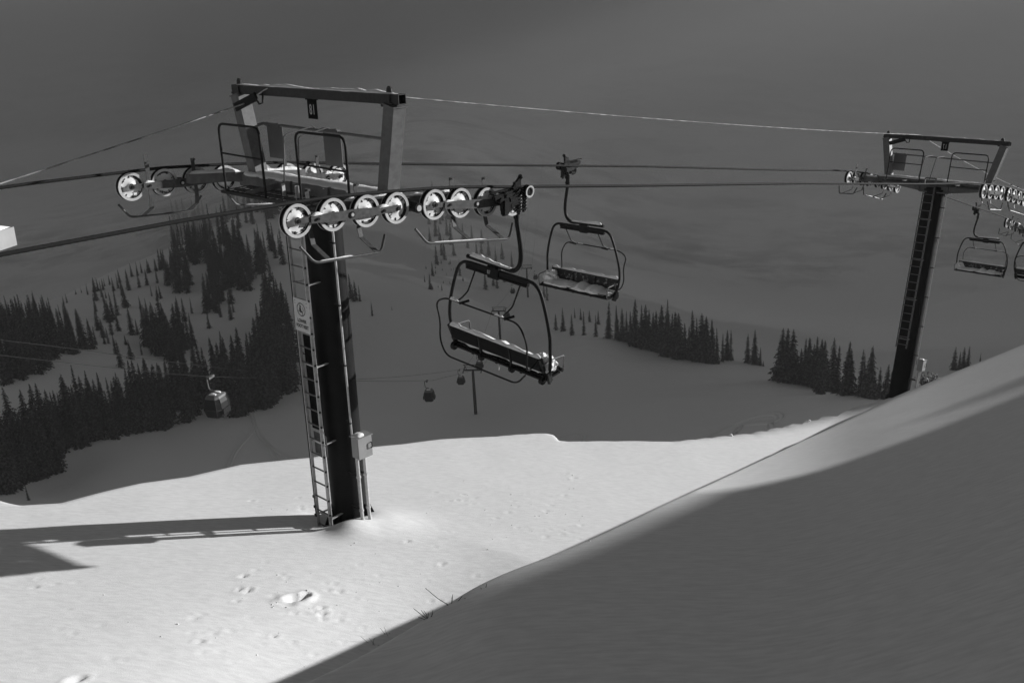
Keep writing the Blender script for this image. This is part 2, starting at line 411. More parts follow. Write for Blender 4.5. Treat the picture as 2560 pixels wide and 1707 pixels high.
for (px, py) in [(1400, 1396), (1470, 1368), (1641, 1294), (1722, 1264), (1804, 1228), (1947, 1172), (2049, 1135), (2171, 1094), (2294, 1057), (2560, 975), (2750, 915)]:
    P = near_hit(px, py); edge.append((-P[0]*PY_+P[1]*PX_, P[2]-TE*(P[0]*PX_+P[1]*PY_)))
edge.sort()
edge = [e for i, e in enumerate(edge) if not any(f[0] <= e[0]+.05 and f[1] < e[1]-.02 for f in edge[:i]+edge[i+1:])]
_e0 = edge[0]
edge = [(-40, _e0[1]+40), (-12, _e0[1]+24), (_e0[0]-8, _e0[1]+7.)]+edge+[(edge[-1][0]+1.5, edge[-1][1]-1.6), (edge[-1][0]+4, edge[-1][1]-7), (edge[-1][0]+8, edge[-1][1]-20), (edge[-1][0]+40, edge[-1][1]-150)]  # near end raised to keep the bank behind the viewpoint in shade
edge = [(q_+(.35 if 11.9 < q_ < 12.6 else 0), h_-(.28 if 12 < q_ < 15.6 else 0)) for q_, h_ in edge]
HILL = ([e[0] for e in edge], [e[1] for e in edge])
# footprints, fallen-snow pits and the dug hole seen on the sunlit snow
for (px, py, a, b, an, d) in [(740, 1497, .26, .13, .1, .22), (765, 1490, .16, .10, .9, .16), (715, 1505, .22, .10, 2.6, .06), (620, 1477, .17, .05, .7, .07), (600, 1474, .15, .04, .8, .06), (592, 1503, .09, .05, .4, .06),
        (608, 1440, .14, .05, .8, .07), (805, 1520, .11, .05, .5, .08), (805, 1536, .14, .06, .6, .10), (685, 1592, .09, .05, .4, .08), (500, 1604, .10, .05, .4, .08),
        (88, 1469, .10, .05, .1, .06), (95, 1448, .07, .04, .1, .05), (1435, 1195, .14, .05, 0, .06), (1410, 1237, .11, .04, 0, .05), (1020, 1354, .10, .05, .2, .06),
        (1105, 1410, .16, .05, .8, .05), (1375, 1262, .1, .04, .1, .04), (1240, 1295, .1, .04, .1, .04), (190, 1700, .2, .08, .4, .1), (760, 1535, .06, .03, .6, .05), (735, 1533, .10, .03, .9, .05),
        (775, 1515, .08, .03, .6, .05), (905, 1570, .07, .03, .5, .05), (1090, 1365, .07, .03, .3, .04), (1120, 1330, .07, .03, .3, .04), (310, 1650, .06, .04, .3, .05), (107, 1668, .06, .04, .3, .05)]:
    P = near_hit(px, py); DENTS.append((P[0], P[1], a*.62, b*.7, an+.5, d*.42))
_rd = random.Random(3)
for (cx, cy, wx, wy, k) in [(780, 1500, 160, 60, 16), (1250, 1270, 170, 45, 14), (1380, 1290, 90, 60, 10), (700, 1590, 260, 60, 14), (1000, 1450, 200, 60, 8), (760, 1260, 200, 30, 10), (500, 1620, 260, 60, 8), (1330, 1190, 160, 20, 6), (130, 1470, 200, 120, 7), (560, 1420, 200, 80, 6)]:
    for _ in range(k):
        P = near_hit(cx+_rd.uniform(-1, 1)*wx, cy+_rd.uniform(-1, 1)*wy)
        if P[2] < -5.5: DENTS.append((P[0], P[1], _rd.uniform(.035, .075), _rd.uniform(.025, .04), _rd.uniform(0, 1.5), _rd.uniform(.008, .022)))
def axis_grid(lo, f0, f1, hi, fine, grow=1.13):
    a = list(np.arange(f0, f1, fine)); st = fine; x = a[-1]
    while x < hi: st = min(st*grow, 1.0); x += st; a.append(x)
    st = fine; x = a[0]
    while x > lo: st = min(st*grow, 1.0); x -= st; a.insert(0, x)
    return np.array(a)
def grid_mesh(name, X, Y, Zv, mt):
    ny, nx = X.shape; v = np.stack([X, Y, Zv], -1).reshape(-1, 3)
    i = np.arange(ny*nx).reshape(ny, nx); q = np.stack([i[:-1, :-1], i[:-1, 1:], i[1:, 1:], i[1:, :-1]], -1).reshape(-1, 4)
    me = bpy.data.meshes.new(name); me.vertices.add(len(v)); me.vertices.foreach_set('co', v.ravel())
    me.loops.add(q.size); me.loops.foreach_set('vertex_index', q.ravel().astype(np.int32)); me.polygons.add(len(q))
    me.polygons.foreach_set('loop_start', np.arange(0, q.size, 4, dtype=np.int32)); me.polygons.foreach_set('use_smooth', np.ones(len(q), bool))
    me.update(calc_edges=True); me.materials.append(mt)
    o = bpy.data.objects.new(name, me); COL.objects.link(o); return o
gx = axis_grid(-40, -9.5, 7, 100, .05); gy = axis_grid(-45, 3.0, 24, 100, .055)
X, Y = np.meshgrid(gx, gy)
setp(grid_mesh('snow_slope', X, Y, near_z(X, Y), M['snow']), 'sunlit snow slope under the chairlift rolling into a shaded snow bank', 'snow', kind='structure')

# ------------------------------------------------------------------ valley and far slopes
VC = []
for p in [(30, 1240, 175), (100, 1226, 185), (300, 1150, 188), (500, 1120, 188), (700, 1090, 190), (900, 1075, 192), (1186, 1036, 230), (1000, 1000, 238), (1400, 1080, 182), (1400, 1000, 215),
          (1700, 1080, 150), (1700, 1000, 190), (1950, 1030, 130), (2100, 1000, 125), (60, 1200, 190), (180, 1170, 195), (400, 1075, 215), (540, 1040, 225), (700, 985, 250), (900, 940, 260), (880, 850, 300),
          (900, 750, 345), (1000, 700, 380), (1180, 800, 325), (1250, 870, 315), (1320, 742, 409), (1230, 760, 380), (1400, 840, 300), (1480, 852, 272), (1620, 895, 255), (1680, 905, 248), (1880, 910, 250), (1760, 950, 222),
          (1960, 960, 212), (2050, 985, 203), (2200, 1000, 195), (1500, 950, 235), (1800, 1000, 195), (1700, 850, 340), (1900, 870, 340), (2100, 890, 330), (1500, 790, 380), (2420, 925, 300), (2300, 950, 260),
          (30, 1000, 228), (60, 960, 238), (200, 920, 262), (350, 890, 288), (480, 850, 318), (600, 860, 305), (560, 905, 285), (100, 820, 335), (300, 800, 350), (420, 720, 390), (600, 690, 390), (700, 650, 400),
          (300, 670, 430), (160, 742, 430), (30, 780, 420), (440, 615, 460), (560, 570, 480), (700, 512, 500), (850, 560, 520), (900, 640, 440), (850, 480, 570), (1050, 650, 465), (1100, 570, 540), (1000, 530, 620),
          (1000, 440, 750), (1130, 350, 880), (1080, 300, 1000), (1250, 640, 500), (100, 500, 1250), (500, 400, 1250), (300, 200, 1800), (1280, 100, 2200), (1650, 620, 720), (1600, 400, 1200), (2000, 500, 950), (2000, 720, 600),
          (2400, 790, 520), (2400, 500, 1000), (2000, 200, 1800), (2500, 200, 2000), (50, 60, 2500), (1280, -60, 2900), (2560, -128, 2900), (0, 6, 2900), (640, -27, 2900), (1920, -94, 2900), (2800, -140, 2900), (-300, 22, 2900), (-500, 600, 900), (-400, 1000, 260), (3000, 700, 700), (3000, 900, 300), (3000, 100, 2500), (-400, 200, 2000)]:
    VC.append(at_range(*p))
for th, r, z in [(-.62, 60, -46), (-.4, 60, -46), (-.2, 60, -44), (0, 60, -42), (.2, 60, -37), (.35, 70, -36), (.5, 80, -38), (-.5, 110, -72), (-.25, 110, -70), (0, 110, -66), (.2, 95, -55), (.35, 100, -52), (.6, 120, -55), (-.8, 120, -75), (.9, 150, -65)]:
    VC.append(np.array([math.sin(th)*r, math.cos(th)*r, z]))
for px, R, dz in [(0, 520, -32), (160, 530, -30), (300, 540, -30), (440, 570, -30), (560, 600, -24), (0, 680, -45), (300, 700, -45)]:   # the lee side of the left-hand ridge
    yb = {0: 790, 160: 742, 300: 670, 440: 615, 560: 570}[px]; Rb = {0: 420, 160: 430, 300: 430, 440: 460, 560: 480}[px]
    zb = at_range(px, yb, Rb)[2]; d = ray(px, yb); hz = math.hypot(d[0], d[1]); VC.append(np.array([d[0]/hz*R, d[1]/hz*R, zb+dz]))
VC = np.array(VC)
def warp(x, y):
    """compress range so near and far control points weigh alike"""
    th = np.arctan2(x, y); R = np.maximum(np.hypot(x, y), 1.); q = np.log(R)*1.6
    return th*3.2, q
_a, _b = warp(VC[:, 0], VC[:, 1]); _tan = VC[:, 2]/np.hypot(VC[:, 0], VC[:, 1])
_d = np.hypot(_a[:, None]-_a[None], _b[:, None]-_b[None]); NV = len(VC)
def ker(d): return d*d*np.log(d+1e-9)*.5
A = np.zeros((NV+3, NV+3)); A[:NV, :NV] = ker(_d)+np.eye(NV)*.004; A[:NV, NV] = A[NV, :NV] = 1; A[:NV, NV+1] = A[NV+1, :NV] = _a; A[:NV, NV+2] = A[NV+2, :NV] = _b
W_ = np.linalg.solve(A, np.concatenate([_tan, [0, 0, 0]]))
def valley_z(x, y):
    x = np.asarray(x, float); y = np.asarray(y, float); a, b = warp(x, y); R = np.hypot(x, y)
    t = W_[NV]+W_[NV+1]*a+W_[NV+2]*b
    for i in range(NV): t = t+W_[i]*ker(np.hypot(a-_a[i], b-_b[i]))
    z = t*R
    return z+1.6*vnoise(x, y, .022, 21)+.5*vnoise(x, y, .08, 22)+np.clip(R-400, 0, 2000)*.02*vnoise(x, y, .006, 23)
th = np.linspace(-.95, 1.05, 300); rr = np.geomspace(42, 3300, 330)
TH, RR = np.meshgrid(th, rr)
VX, VY = np.sin(TH)*RR, np.cos(TH)*RR; VZ = valley_z(VX, VY)
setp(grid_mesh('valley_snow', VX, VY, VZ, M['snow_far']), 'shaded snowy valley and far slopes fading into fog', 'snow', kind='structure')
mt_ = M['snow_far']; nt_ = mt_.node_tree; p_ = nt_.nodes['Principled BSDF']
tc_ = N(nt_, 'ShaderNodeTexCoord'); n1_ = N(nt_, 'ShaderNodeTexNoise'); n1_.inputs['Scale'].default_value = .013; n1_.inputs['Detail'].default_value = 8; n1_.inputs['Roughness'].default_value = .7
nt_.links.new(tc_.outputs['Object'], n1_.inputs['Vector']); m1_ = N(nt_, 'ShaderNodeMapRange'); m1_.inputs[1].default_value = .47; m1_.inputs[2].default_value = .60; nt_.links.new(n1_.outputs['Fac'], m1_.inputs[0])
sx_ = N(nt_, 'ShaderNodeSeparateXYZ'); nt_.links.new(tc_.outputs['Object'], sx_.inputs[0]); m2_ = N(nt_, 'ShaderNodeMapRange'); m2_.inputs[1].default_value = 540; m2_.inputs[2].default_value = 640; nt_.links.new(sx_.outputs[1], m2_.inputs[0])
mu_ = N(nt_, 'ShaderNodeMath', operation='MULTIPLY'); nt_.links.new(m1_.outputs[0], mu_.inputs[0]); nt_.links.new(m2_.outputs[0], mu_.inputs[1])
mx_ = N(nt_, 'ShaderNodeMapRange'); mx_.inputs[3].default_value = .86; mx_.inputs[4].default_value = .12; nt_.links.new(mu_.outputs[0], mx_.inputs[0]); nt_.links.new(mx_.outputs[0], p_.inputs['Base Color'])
def valley_hit(px, py, r0=110., r1=1500.):
    d = ray(px, py); hz = math.hypot(d[0], d[1]); R = np.geomspace(r0, r1, 700); P = d[None]*(R[:, None]/hz)
    below = P[:, 2] < valley_z(P[:, 0], P[:, 1])
    if not below.any(): return None
    i = int(np.argmax(below)); return P[i]
# ------------------------------------------------------------------ ropes of the chairlift
ROPE = [(-34, 1.75), (-20, 1.12), (-10, .74), (-6.36, .627), (-4, .55), (-2.5, .468), (-1.6, .415), (-.98, .345), (-.38, .275), (.38, .18), (1.0, .09), (1.61, -.012), (2.28, -.135), (2.75, -.215),
        (6.1, -.80), (12.85, -1.955), (21, -3.43), (24.7, -4.06), (26.1, -4.33), (26.8, -4.48), (27.5, -4.63), (28.1, -4.77), (28.9, -4.97), (29.6, -5.17), (30.3, -5.38), (33, -6.22), (36.26, -7.23), (39.74, -8.34), (43.94, -9.66), (45, -10.0), (46.5, -10.5), (48, -11.1), (49.5, -11.8), (54, -14.2), (75, -26)]
RS = np.array([p[0] for p in ROPE]); RZ = np.array([p[1] for p in ROPE])
def rope_z(s): return float(np.interp(s, RS, RZ))
def make_rope(name, lat, label):
    ss = np.concatenate([np.arange(-34, -8, .5), np.arange(-8, 8, .022), np.arange(8, 30, .06), np.arange(30, 75, .5)])
    zz = np.interp(ss, RS, RZ)
    kr = np.array([.25, .5, .25])
    for _ in range(3): zz = np.convolve(np.pad(zz, 1, 'edge'), kr, 'valid')
    n = 18; vs = []; a = np.arange(n)*2*math.pi/n
    for s, z in zip(ss, zz):
        tw = s*2*math.pi/.62 if -8 <= s < 30 else 0
        r = .0265*(1+(.17*np.cos(6*(a+tw)) if -8 <= s < 30 else 0*a))
        base = L(lat, s, z)
        for k in range(n): vs.append(base+C*(r[k]*math.cos(a[k]))+ZZ*(r[k]*math.sin(a[k])))
    k = len(ss); fs = [(i*n+j, i*n+(j+1) % n, (i+1)*n+(j+1) % n, (i+1)*n+j) for i in range(k-1) for j in range(n)]
    mb = MB(); mb.add(vs, fs, 0, True)
    return setp(mb.build(name, M['rope'], smooth_angle=False), label, 'cable', 'haul ropes of the chairlift')
make_rope('haul_rope', G, 'black steel haul rope carrying the nearest chair, lower of the two ropes')
make_rope('haul_rope', -G, 'black steel haul rope behind, running over the farther row of wheels')

# ------------------------------------------------------------------ sheave wheels
def wheel_bm(detail=True):
    mb = MB(); n = 30 if detail else 18
    R = .25
    # rubber liner between two pale flanges, dished frosted hub on both faces
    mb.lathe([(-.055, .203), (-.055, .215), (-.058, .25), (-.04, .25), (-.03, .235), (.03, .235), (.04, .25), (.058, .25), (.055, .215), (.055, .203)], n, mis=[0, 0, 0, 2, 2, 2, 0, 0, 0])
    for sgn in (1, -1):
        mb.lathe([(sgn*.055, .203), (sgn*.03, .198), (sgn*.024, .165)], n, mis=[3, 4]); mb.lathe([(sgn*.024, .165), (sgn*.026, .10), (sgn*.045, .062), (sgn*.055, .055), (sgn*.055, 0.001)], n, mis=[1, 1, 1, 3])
        if detail:
            for k in range(8):
                a = k*math.pi/4+.3; mb.box((sgn*.026, .18*math.cos(a), .18*math.sin(a)), (.02, .05, .012), 3, Matrix.Rotation(a, 3, 'X'))
    return mb
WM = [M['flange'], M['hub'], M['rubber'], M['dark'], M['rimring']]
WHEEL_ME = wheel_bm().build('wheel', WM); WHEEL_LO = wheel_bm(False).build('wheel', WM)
for o in (WHEEL_ME, WHEEL_LO): COL.objects.unlink(o)

def sheave_train(root, h, side, wheels, lo=False):
    """one assembly of eight wheels on paired rockers; wheels = [(along, up)] in the tower's frame"""
    xo = side*G; out = 1
    mb = MB()
    # the balance beam on the inner side and its axle to the crossarm
    x_in = xo-side*.20
    yl, yr = wheels[0][0], wheels[-1][0]
    zc = np.interp(0, [q[0] for q in wheels], [q[1] for q in wheels])
    def wz(y): return float(np.interp(y, [q[0] for q in wheels], [q[1] for q in wheels]))
    mb.bar((x_in, -1.25, wz(-1.25)+.06), (x_in, 1.3, wz(1.3)+.06), .12, .17, 1)
    mb.tube([(xo-side*.5, 0, zc+.05), (xo+side*.14, 0, zc-.02)], .085, 14, 2)
    mb.tube([(xo+side*.135, 0, zc-.02), (xo+side*.15, 0, zc-.02)], .05, 12, 4)
    # rockers: outer plates joining the wheels two by two, then four by four
    for k in range(0, 8, 2):
        (ya, za), (yb, zb) = wheels[k], wheels[k+1]
        for xs in (1, -1):
            x = xo+xs*.085
            mb.bar((x, ya-.06, za), (x, yb+.06, zb), .014, .085, 0)
            for (y, z) in ((ya, za), (yb, zb)): mb.tube([(x+xs*.005, y, z), (x+xs*.022, y, z)], .028, 8, 2)
    for k in (0, 4):
        ya = .5*(wheels[k][0]+wheels[k+1][0]); yb = .5*(wheels[k+2][0]+wheels[k+3][0])
        za, zb = wz(ya)-.01, wz(yb)-.01; ym, zm = .5*(ya+yb), .5*(za+zb)
        for xs in (1, -1):
            x = xo+xs*.102
            mb.bar((x, ya-.12, za), (x, ym, zm), .012, .10, 0, taper=(.012, .16)); mb.bar((x, ym, zm), (x, yb+.12, zb), .012, .16, 0, taper=(.012, .10))
            mb.tube([(x, ym, zm), (x+xs*.02, ym, zm)], .05, 14, 2); mb.tube([(x+xs*.018, ym, zm), (x+xs*.026, ym, zm)], .028, 10, 4)
            for (y, z) in ((ya, za), (yb, zb)):
                mb.tube([(x, y, z), (x+xs*.03, y, z)], .022, 8, 2)
    body = mb.build('sheave_assembly', [M['plate'], M['galv'], M['dark'], M['galv'], M['galv_light']], root, h)
    # wheels
    for k, (y, z) in enumerate(wheels):
        wv = (WHEEL_LO if lo else WHEEL_ME).copy(); COL.objects.link(wv); wv.name = 'wheel'; wv.parent = body
        wv.location = (xo, y, z); wv.rotation_euler = (k*1.1+side, 0, 0)
    # snow caught on the rocker pivots and along the inner beam
    for k in (0, 2, 4, 6):
        y = .5*(wheels[k][0]+wheels[k+1][0]); z = wz(y)
        cap(body, (xo+.09, y-.10, z+.045), (xo+.09, y+.10, z+.045), .07, .05, seg=8, seed=k+side*9, ends=.4)
    cap(body, (x_in, -1.2, wz(-1.2)+.14), (x_in, -.15, wz(-.15)+.14), .12, .06, seg=16, seed=side+3); cap(body, (x_in, .15, wz(.15)+.14), (x_in, 1.25, wz(1.25)+.14), .12, .06, seg=16, seed=side+5)
    # upright flats beside the wheels, each with its down-swept arm that carries a rope-catcher rod
    for (ya, yb, ends) in ((-1.95, -1.05, (-2.25, -.85)), (.95, 1.72, (-.05, 2.02))):
        ct = MB()
        xr = xo+side*.30; xu = xo-side*.10
        for y in (ya, yb):
            z = wz(y)
            if y > -1.5 or side > 0: ct.bar((xu, y, z-.28), (xu, y, z+.42), .012, .07, 0, up=(0, 1, 0))
            else: ct.bar((xu, y, z-.28), (xu, y, z+.55), .012, .08, 0, up=(0, 1, 0))
            ct.box((xu+.03, y, z+.40), (.06, .05, .03), 0)
            ct.bar((xu, y, z-.26), (xu+side*.04, y, z-.42), .014, .08, 0, up=(0, 1, 0)); ct.bar((xu+side*.04, y, z-.42), (xr, y, z-.60), .014, .08, 0, up=(0, 1, 0))
        z0, z1 = wz(ya)-.61, wz(yb)-.61; sl = (z1-z0)/(yb-ya)
        rod = rounded([(xr-side*.04, ends[0]-.16, z0+sl*(ends[0]-ya)+.27), (xr, ends[0]+.04, z0+sl*(ends[0]-ya)), (xr, ends[1]-.12, z1+sl*(ends[1]-yb)), (xr-side*.02, ends[1]+(.10 if side < 0 else .0), z1+sl*(ends[1]-yb)+.26)], .09)
        ct.tube(rod, .021, 8, 0)
        c_ = ct.build('rope_catcher', [M['plate'], M['galv']], body)
        s2 = MB(); snow_strip(s2, (xr, ends[0]+.1, z0+sl*(ends[0]+.1-ya)+.014), (xr, (ya+yb)/2, (z0+z1)/2+.014), .022, .012, seg=10, seed=side+ya)
        s2.build('snow_cap', M['cap'], body)
    return body

def stadium(x0, x1, z0, z1, y, rad):
    return rounded([(x0+.12, y, z0), (x0, y, z0), (x0, y, z1), (x1, y, z1), (x1, y, z0), (x1-.12, y, z0)], rad)

def lift_tower(name, T, tilt, h, wheels, number, label, rpy, lo=False, ladder_to=None, first=True):
    rot = frame_rot(tilt); v = np.array(rot @ Vector((0, 0, 1)))
    root = empty(name, T-v*h, rot, label, 'lift tower', 'pylons of the chairlift')
    K = lambda mb, nm, mt: mb.build(nm, mt, root, h)
    # pylon: welded tube with flange seam, base gussets
    mb = MB(); r = rpy
    prof = [(-h-.9, r*1.0), (-h*.55, r), (-h*.55+.001, r*1.015), (-h*.55+.03, r*1.015), (-h*.55+.031, r), (-.35, r*.98), (-.30, r*1.12), (-.25, r*1.12), (-.249, r*.9), (-.15, r*.9)]
    mb.lathe(prof, 40, axis='Z')
    py = K(mb, 'pylon', M['pylon'])
    gs = MB()
    for k in range(8):
        a = k*math.pi/4+.35; ca, sa = math.cos(a), math.sin(a)
        for (z0, z1, e) in ((-h-.5, -h+.42, .34),):
            p = [Vector((ca*(r-.01), sa*(r-.01), z1)), Vector((ca*(r+e), sa*(r+e), z0)), Vector((ca*(r-.01), sa*(r-.01), z0))]
            t = Vector((-sa, ca, 0))*.011
            gs.add([q+t for q in p]+[q-t for q in p], [(0, 1, 2), (5, 4, 3), (0, 3, 4, 1), (1, 4, 5, 2), (2, 5, 3, 0)])
    gs.build('base_gusset', M['pylon'], py)
    # crossarm: tapered box beam, deepest over the pylon, with end plates
    mb = MB()
    for sgn in (1, -1):
        vs = []
        for x, zt, zb, hw in ((0, .09, -.38, .21), (.55, .09, -.34, .2), (1.7, .07, -.19, .17), (2.34, .07, -.15, .15)):
            vs += [(sgn*x, -hw, zb), (sgn*x, hw, zb), (sgn*x, hw, zt), (sgn*x, -hw, zt)]
        fs = [(i*4+j, i*4+(j+1) % 4, i*4+4+(j+1) % 4, i*4+4+j) for i in range(3) for j in range(4)]+[(12, 13, 14, 15)]
        mb.add(vs, fs)
    for x in (-.55, .55): mb.box((x, 0, -.13), (.02, .5, .47))
    mb.box((0, 0, -.36), (.95, .66, .05))
    for x in (-1.0, 1.0): mb.bar((x, -.18, -.02), (x, -.86, -.075), .07, .09)
    ca = K(mb, 'crossarm', M['galv'])
    sn = MB()
    snow_strip(sn, (-2.3, 0, .065), (2.2, 0, .065), .37, .10, seg=60, seed=2+T[0], ends=.05, lump=.06)
    sn.build('snow_cap', M['cap'], ca)
    # yoke: two splayed legs and the top tube
    for sgn in (-1, 1):
        lg = MB(); lg.bar((sgn*1.88, 0, .06), (sgn*2.21, 0, 1.54), .25, .26, 0, up=(0, 1, 0))
        lg.bar((sgn*2.21, 0, 1.535), (sgn*2.214, 0, 1.553), .29, .30, 0, up=(0, 1, 0))
        K(lg, 'yoke_leg', M['galv'])
    mb = MB()
    b0, b1 = -2.34, 2.40
    for (y0, z0, dy, dz) in ((-.075, 1.64, .012, .16), (.075, 1.64, .012, .16), (0, 1.566, .138, .012), (0, 1.714, .138, .012)): mb.box(((b0+b1)/2, y0, z0), (b1-b0, dy, dz))
    for x in (-2.2, 2.1):
        mb.box((x, 0, 1.575), (.3, .2, .03)); mb.box((x, -.1, 1.62), (.22, .012, .2)); mb.box((x, .1, 1.62), (.22, .012, .2))
        pr = [(-.07, 0), (.07, 0), (.055, .08), (.025, .12), (-.025, .12), (-.055, .08)]
        mb.add([(x+a, sy, 1.715+b) for sy in (-.012, .012) for a, b in pr], [tuple(range(6)), tuple(range(11, 5, -1))]+[(i, (i+1) % 6, 6+(i+1) % 6, 6+i) for i in range(6)])
        mb.tube([(x, -.016, 1.79), (x, .016, 1.79)], .02, 10)
    yb = K(mb, 'yoke_beam', M['dark2'])
    sn = MB(); snow_strip(sn, (b0+.05, 0, 1.718), (b1-.1, 0, 1.718), .15, .035, seg=70, seed=T[0]+5, lump=.5); sn.build('snow_cap', M['cap'], yb)
    # work platform in front of the crossarm and its two hoop guards
    mb = MB()
    for y in (-.90, -.62, -.34): mb.bar((-1.75, y, -.09), (2.05, y, -.09), .05, .05)
    for x in np.arange(-1.7, 2.06, .17): mb.bar((x, -.92, -.065), (x, -.32, -.065), .03, .012)
    K(mb, 'work_platform', M['dark2'])
    for x0, x1 in ((-1.60, -.33), (.72, 2.03)):
        hp = MB(); hp.tube(stadium(x0, x1, -.06, 1.14, -.90, .16), .022, 10)
        hp.tube([(x0, -.90, .62), (x1, -.90, .60)], .017, 8); hp.tube([(x1-.12, -.90, -.06), (x0+.12, -.90, -.06)], .02, 8)
        K(hp, 'guard_rail', M['dark'])
    # rail between the yoke legs, with grey panels hung over it
    mb = MB(); mb.tube([(-2.06, .0, .93), (-2.0, .30, .99), (1.80, .30, .93), (2.02, .05, .93)], .028, 10)
    for x in (-.50, -.06):
        mb.tube(rounded([(x-.12, -.30, .1), (x, -.30, .93), (x+.07, .30, 1.03), (x+.10, .33, .95)], .07), .014, 8)
    K(mb, 'back_rail', M['galv'])
    for x in (-1.70, .05):
        if not first and x > 0: continue
        pn = MB(); pn.box((x, .335, .66), (.50, .014, .62)); pn.box((x, .30, .985), (.52, .10, .05), bev=.015)
        for q in (-.17, .17): pn.tube([(x+q-.03, .30, .98), (x+q+.03, .30, .98)], .042, 10)
        K(pn, 'hanging_panel', M['panel'])
    # ladder, with separate rungs
    ztop, zbot = .16, ladder_to
    mb = MB(); yl = -r-.27
    for x in (-.195, .195):
        mb.bar((x, yl, zbot), (x, yl, ztop), .016, .062, 0, up=(0, 1, 0)); mb.bar((x+(.016 if x > 0 else -.016), yl+.025, zbot), (x+(.016 if x > 0 else -.016), yl+.025, ztop), .03, .012, 0, up=(0, 1, 0))
    for z in np.arange(zbot+.35, ztop, 1.55):
        for x in (-.195, .195): mb.bar((x, yl, z), (x*.8, -r*.85, z), .05, .012)
        mb.bar((-.19, yl+.06, z), (.19, yl+.06, z), .012, .05)
    ld = K(mb, 'ladder', M['galv_light'] if first else M['galv'])
    rg = MB(); rg.tube([(-.20, 0, 0), (.20, 0, 0)], .015, 8); rg.tube([(.20, 0, 0), (.222, 0, 0)], .019, 8, 1); rp = None
    for z in np.arange(zbot+.14, ztop, .305):
        if rp is None: rp = rg.build('rung', [M['galv'], M['dark']], ld); o = rp
        else: o = rp.copy(); COL.objects.link(o); o.parent = ld
        o.location = (0, yl, z)
    # thin cable along the outside of the ladder
    if first:
        mb = MB(); mb.tube([(-.235, yl-.02, zbot+.3), (-.245, yl-.02, -3.4), (-.235, yl-.02, .1)], .011, 6)
        for z in (zbot+.32, zbot+.5, zbot+.72): mb.box((-.225, yl-.02, z), (.06, .05, .05))
        K(mb, 'ladder_cable', M['dark2'])
        gd = MB(); gd.box((.0, yl+.075, -3.54), (.36, .012, 1.86)); K(gd, 'ladder_guard', M['sign_black'])
        gd = MB(); gd.box((.03, yl+.075, -4.76), (.38, .012, .44)); K(gd, 'guard_plate', M['plate'])
    # conduits, clamps and control box on the sunny side
    zb = -4.98 if first else -h+1.55
    xb = r+.30
    cd = MB()
    cd.tube([(r+.11, -.13, -.3), (r+.11, -.13, -2.6), (r+.12, -.13, zb+.2)], .020, 10)
    for z in np.arange(-.9, zb+.3, -1.15): cd.box((r+.05, -.13, z), (.14, .05, .035), 1); cd.box((r+.11, -.13, z), (.055, .055, .03), 1)
    for y in (-.17, .0):
        cd.tube(rounded([(xb-.03, y, zb), (xb-.03, y, -h+.18), (xb+.30, y-.12, -h-.22)], .3, 8), .034, 12)
        for z in (zb-.42, zb-1.12):
            if z > -h+.1: cd.tube([(xb-.03, y, z-.02), (xb-.03, y, z+.02)], .046, 12); cd.bar((r*.9, y, z), (xb-.03, y, z), .03, .03, 1)
    K(cd, 'conduit', [M['galv_light'], M['dark']])
    bx = MB(); bx.box((xb, -.06, zb+.20), (.20, .32, .42), bev=.008); bx.box((xb+.105, -.06, zb+.20), (.016, .33, .43), bev=.006); bx.box((xb+.01, -.06, zb+.418), (.26, .36, .014))
    bx.tube(rounded([(xb+.11, .07, zb+.26), (xb+.15, .07, zb+.27), (xb+.15, .07, zb+.16), (xb+.11, .07, zb+.15)], .02), .010, 6, 1)
    bo = K(bx, 'control_box', [M['box'], M['dark']])
    sn = MB(); snow_strip(sn, (xb-.11, -.14, zb+.423), (xb+.10, -.11, zb+.423), .20, .05, seg=10, seed=4, ends=.3); sn.build('snow_cap', M['cap'], bo)
    # wheels
    for side in (1, -1): sheave_train(root, h, side, wheels, lo)
    # number plate, seen from behind; pale letters painted for sky through stencil cuts
    pl = MB(); pl.box((.09, -.055, 1.385), (.27, .006, .33)); pl.box((.09, -.06, 1.56), (.33, .03, .04))
    p_ = empty('number_sign', (0, 0, 0), None, *number[1:3]); p_.matrix_world = Matrix.Translation(Vector([float(q) for q in (T-v*h)])) @ rot.to_4x4() @ Matrix.Translation((.09, -.055, h+1.22))
    o = pl.build('plate', M['sign_black'], p_); o.location = (-.09, .055, -1.22)
    text('lettering', number[0], .245, M['letter'], p_, (0, -.006, .15), mirror=True, xs=.62, space=1.15)
    return root

def tower_wheels(T, tilt, s_c):
    """wheel centres under the rope, in the tilted frame of a tower"""
    out = []
    for y in (-2.26, -1.62, -.985, -.385, .42, 1.01, 1.63, 2.28):
        z = rope_z(s_c+y)-.262
        P = T1+U*(s_c+y)+ZZ*z-T
        v = ZZ*math.cos(tilt)+U*math.sin(tilt); uu = np.cross(v, C)
        out.append((float(P@uu), float(P@v)))
    return out
NUM = 'number_sign'
W1_ = tower_wheels(T1, .0262, 0.)
lift_tower('lift_tower', T1, .0262, 6.55, W1_, ('18', 'black stencilled number plate 18, hung under the nearest tower\'s top beam', 'sign'), 'nearest chairlift tower, dark pylon with ladder and two rows of pale wheels', .345, ladder_to=-6.62)
T2c = L(0, S2, T2[2]-T1[2])
lift_tower('lift_tower', T2c, .225, 8.75, tower_wheels(T2c, .225, S2), ('17', 'small black number plate 17, hung under the far leaning tower\'s top beam', 'sign'), 'far leaning chairlift tower with ladder, standing behind the shaded snow bank', .385, lo=True, ladder_to=-6.4, first=False)
T3c = L(0, 47.3, rope_z(47.3)-.35)
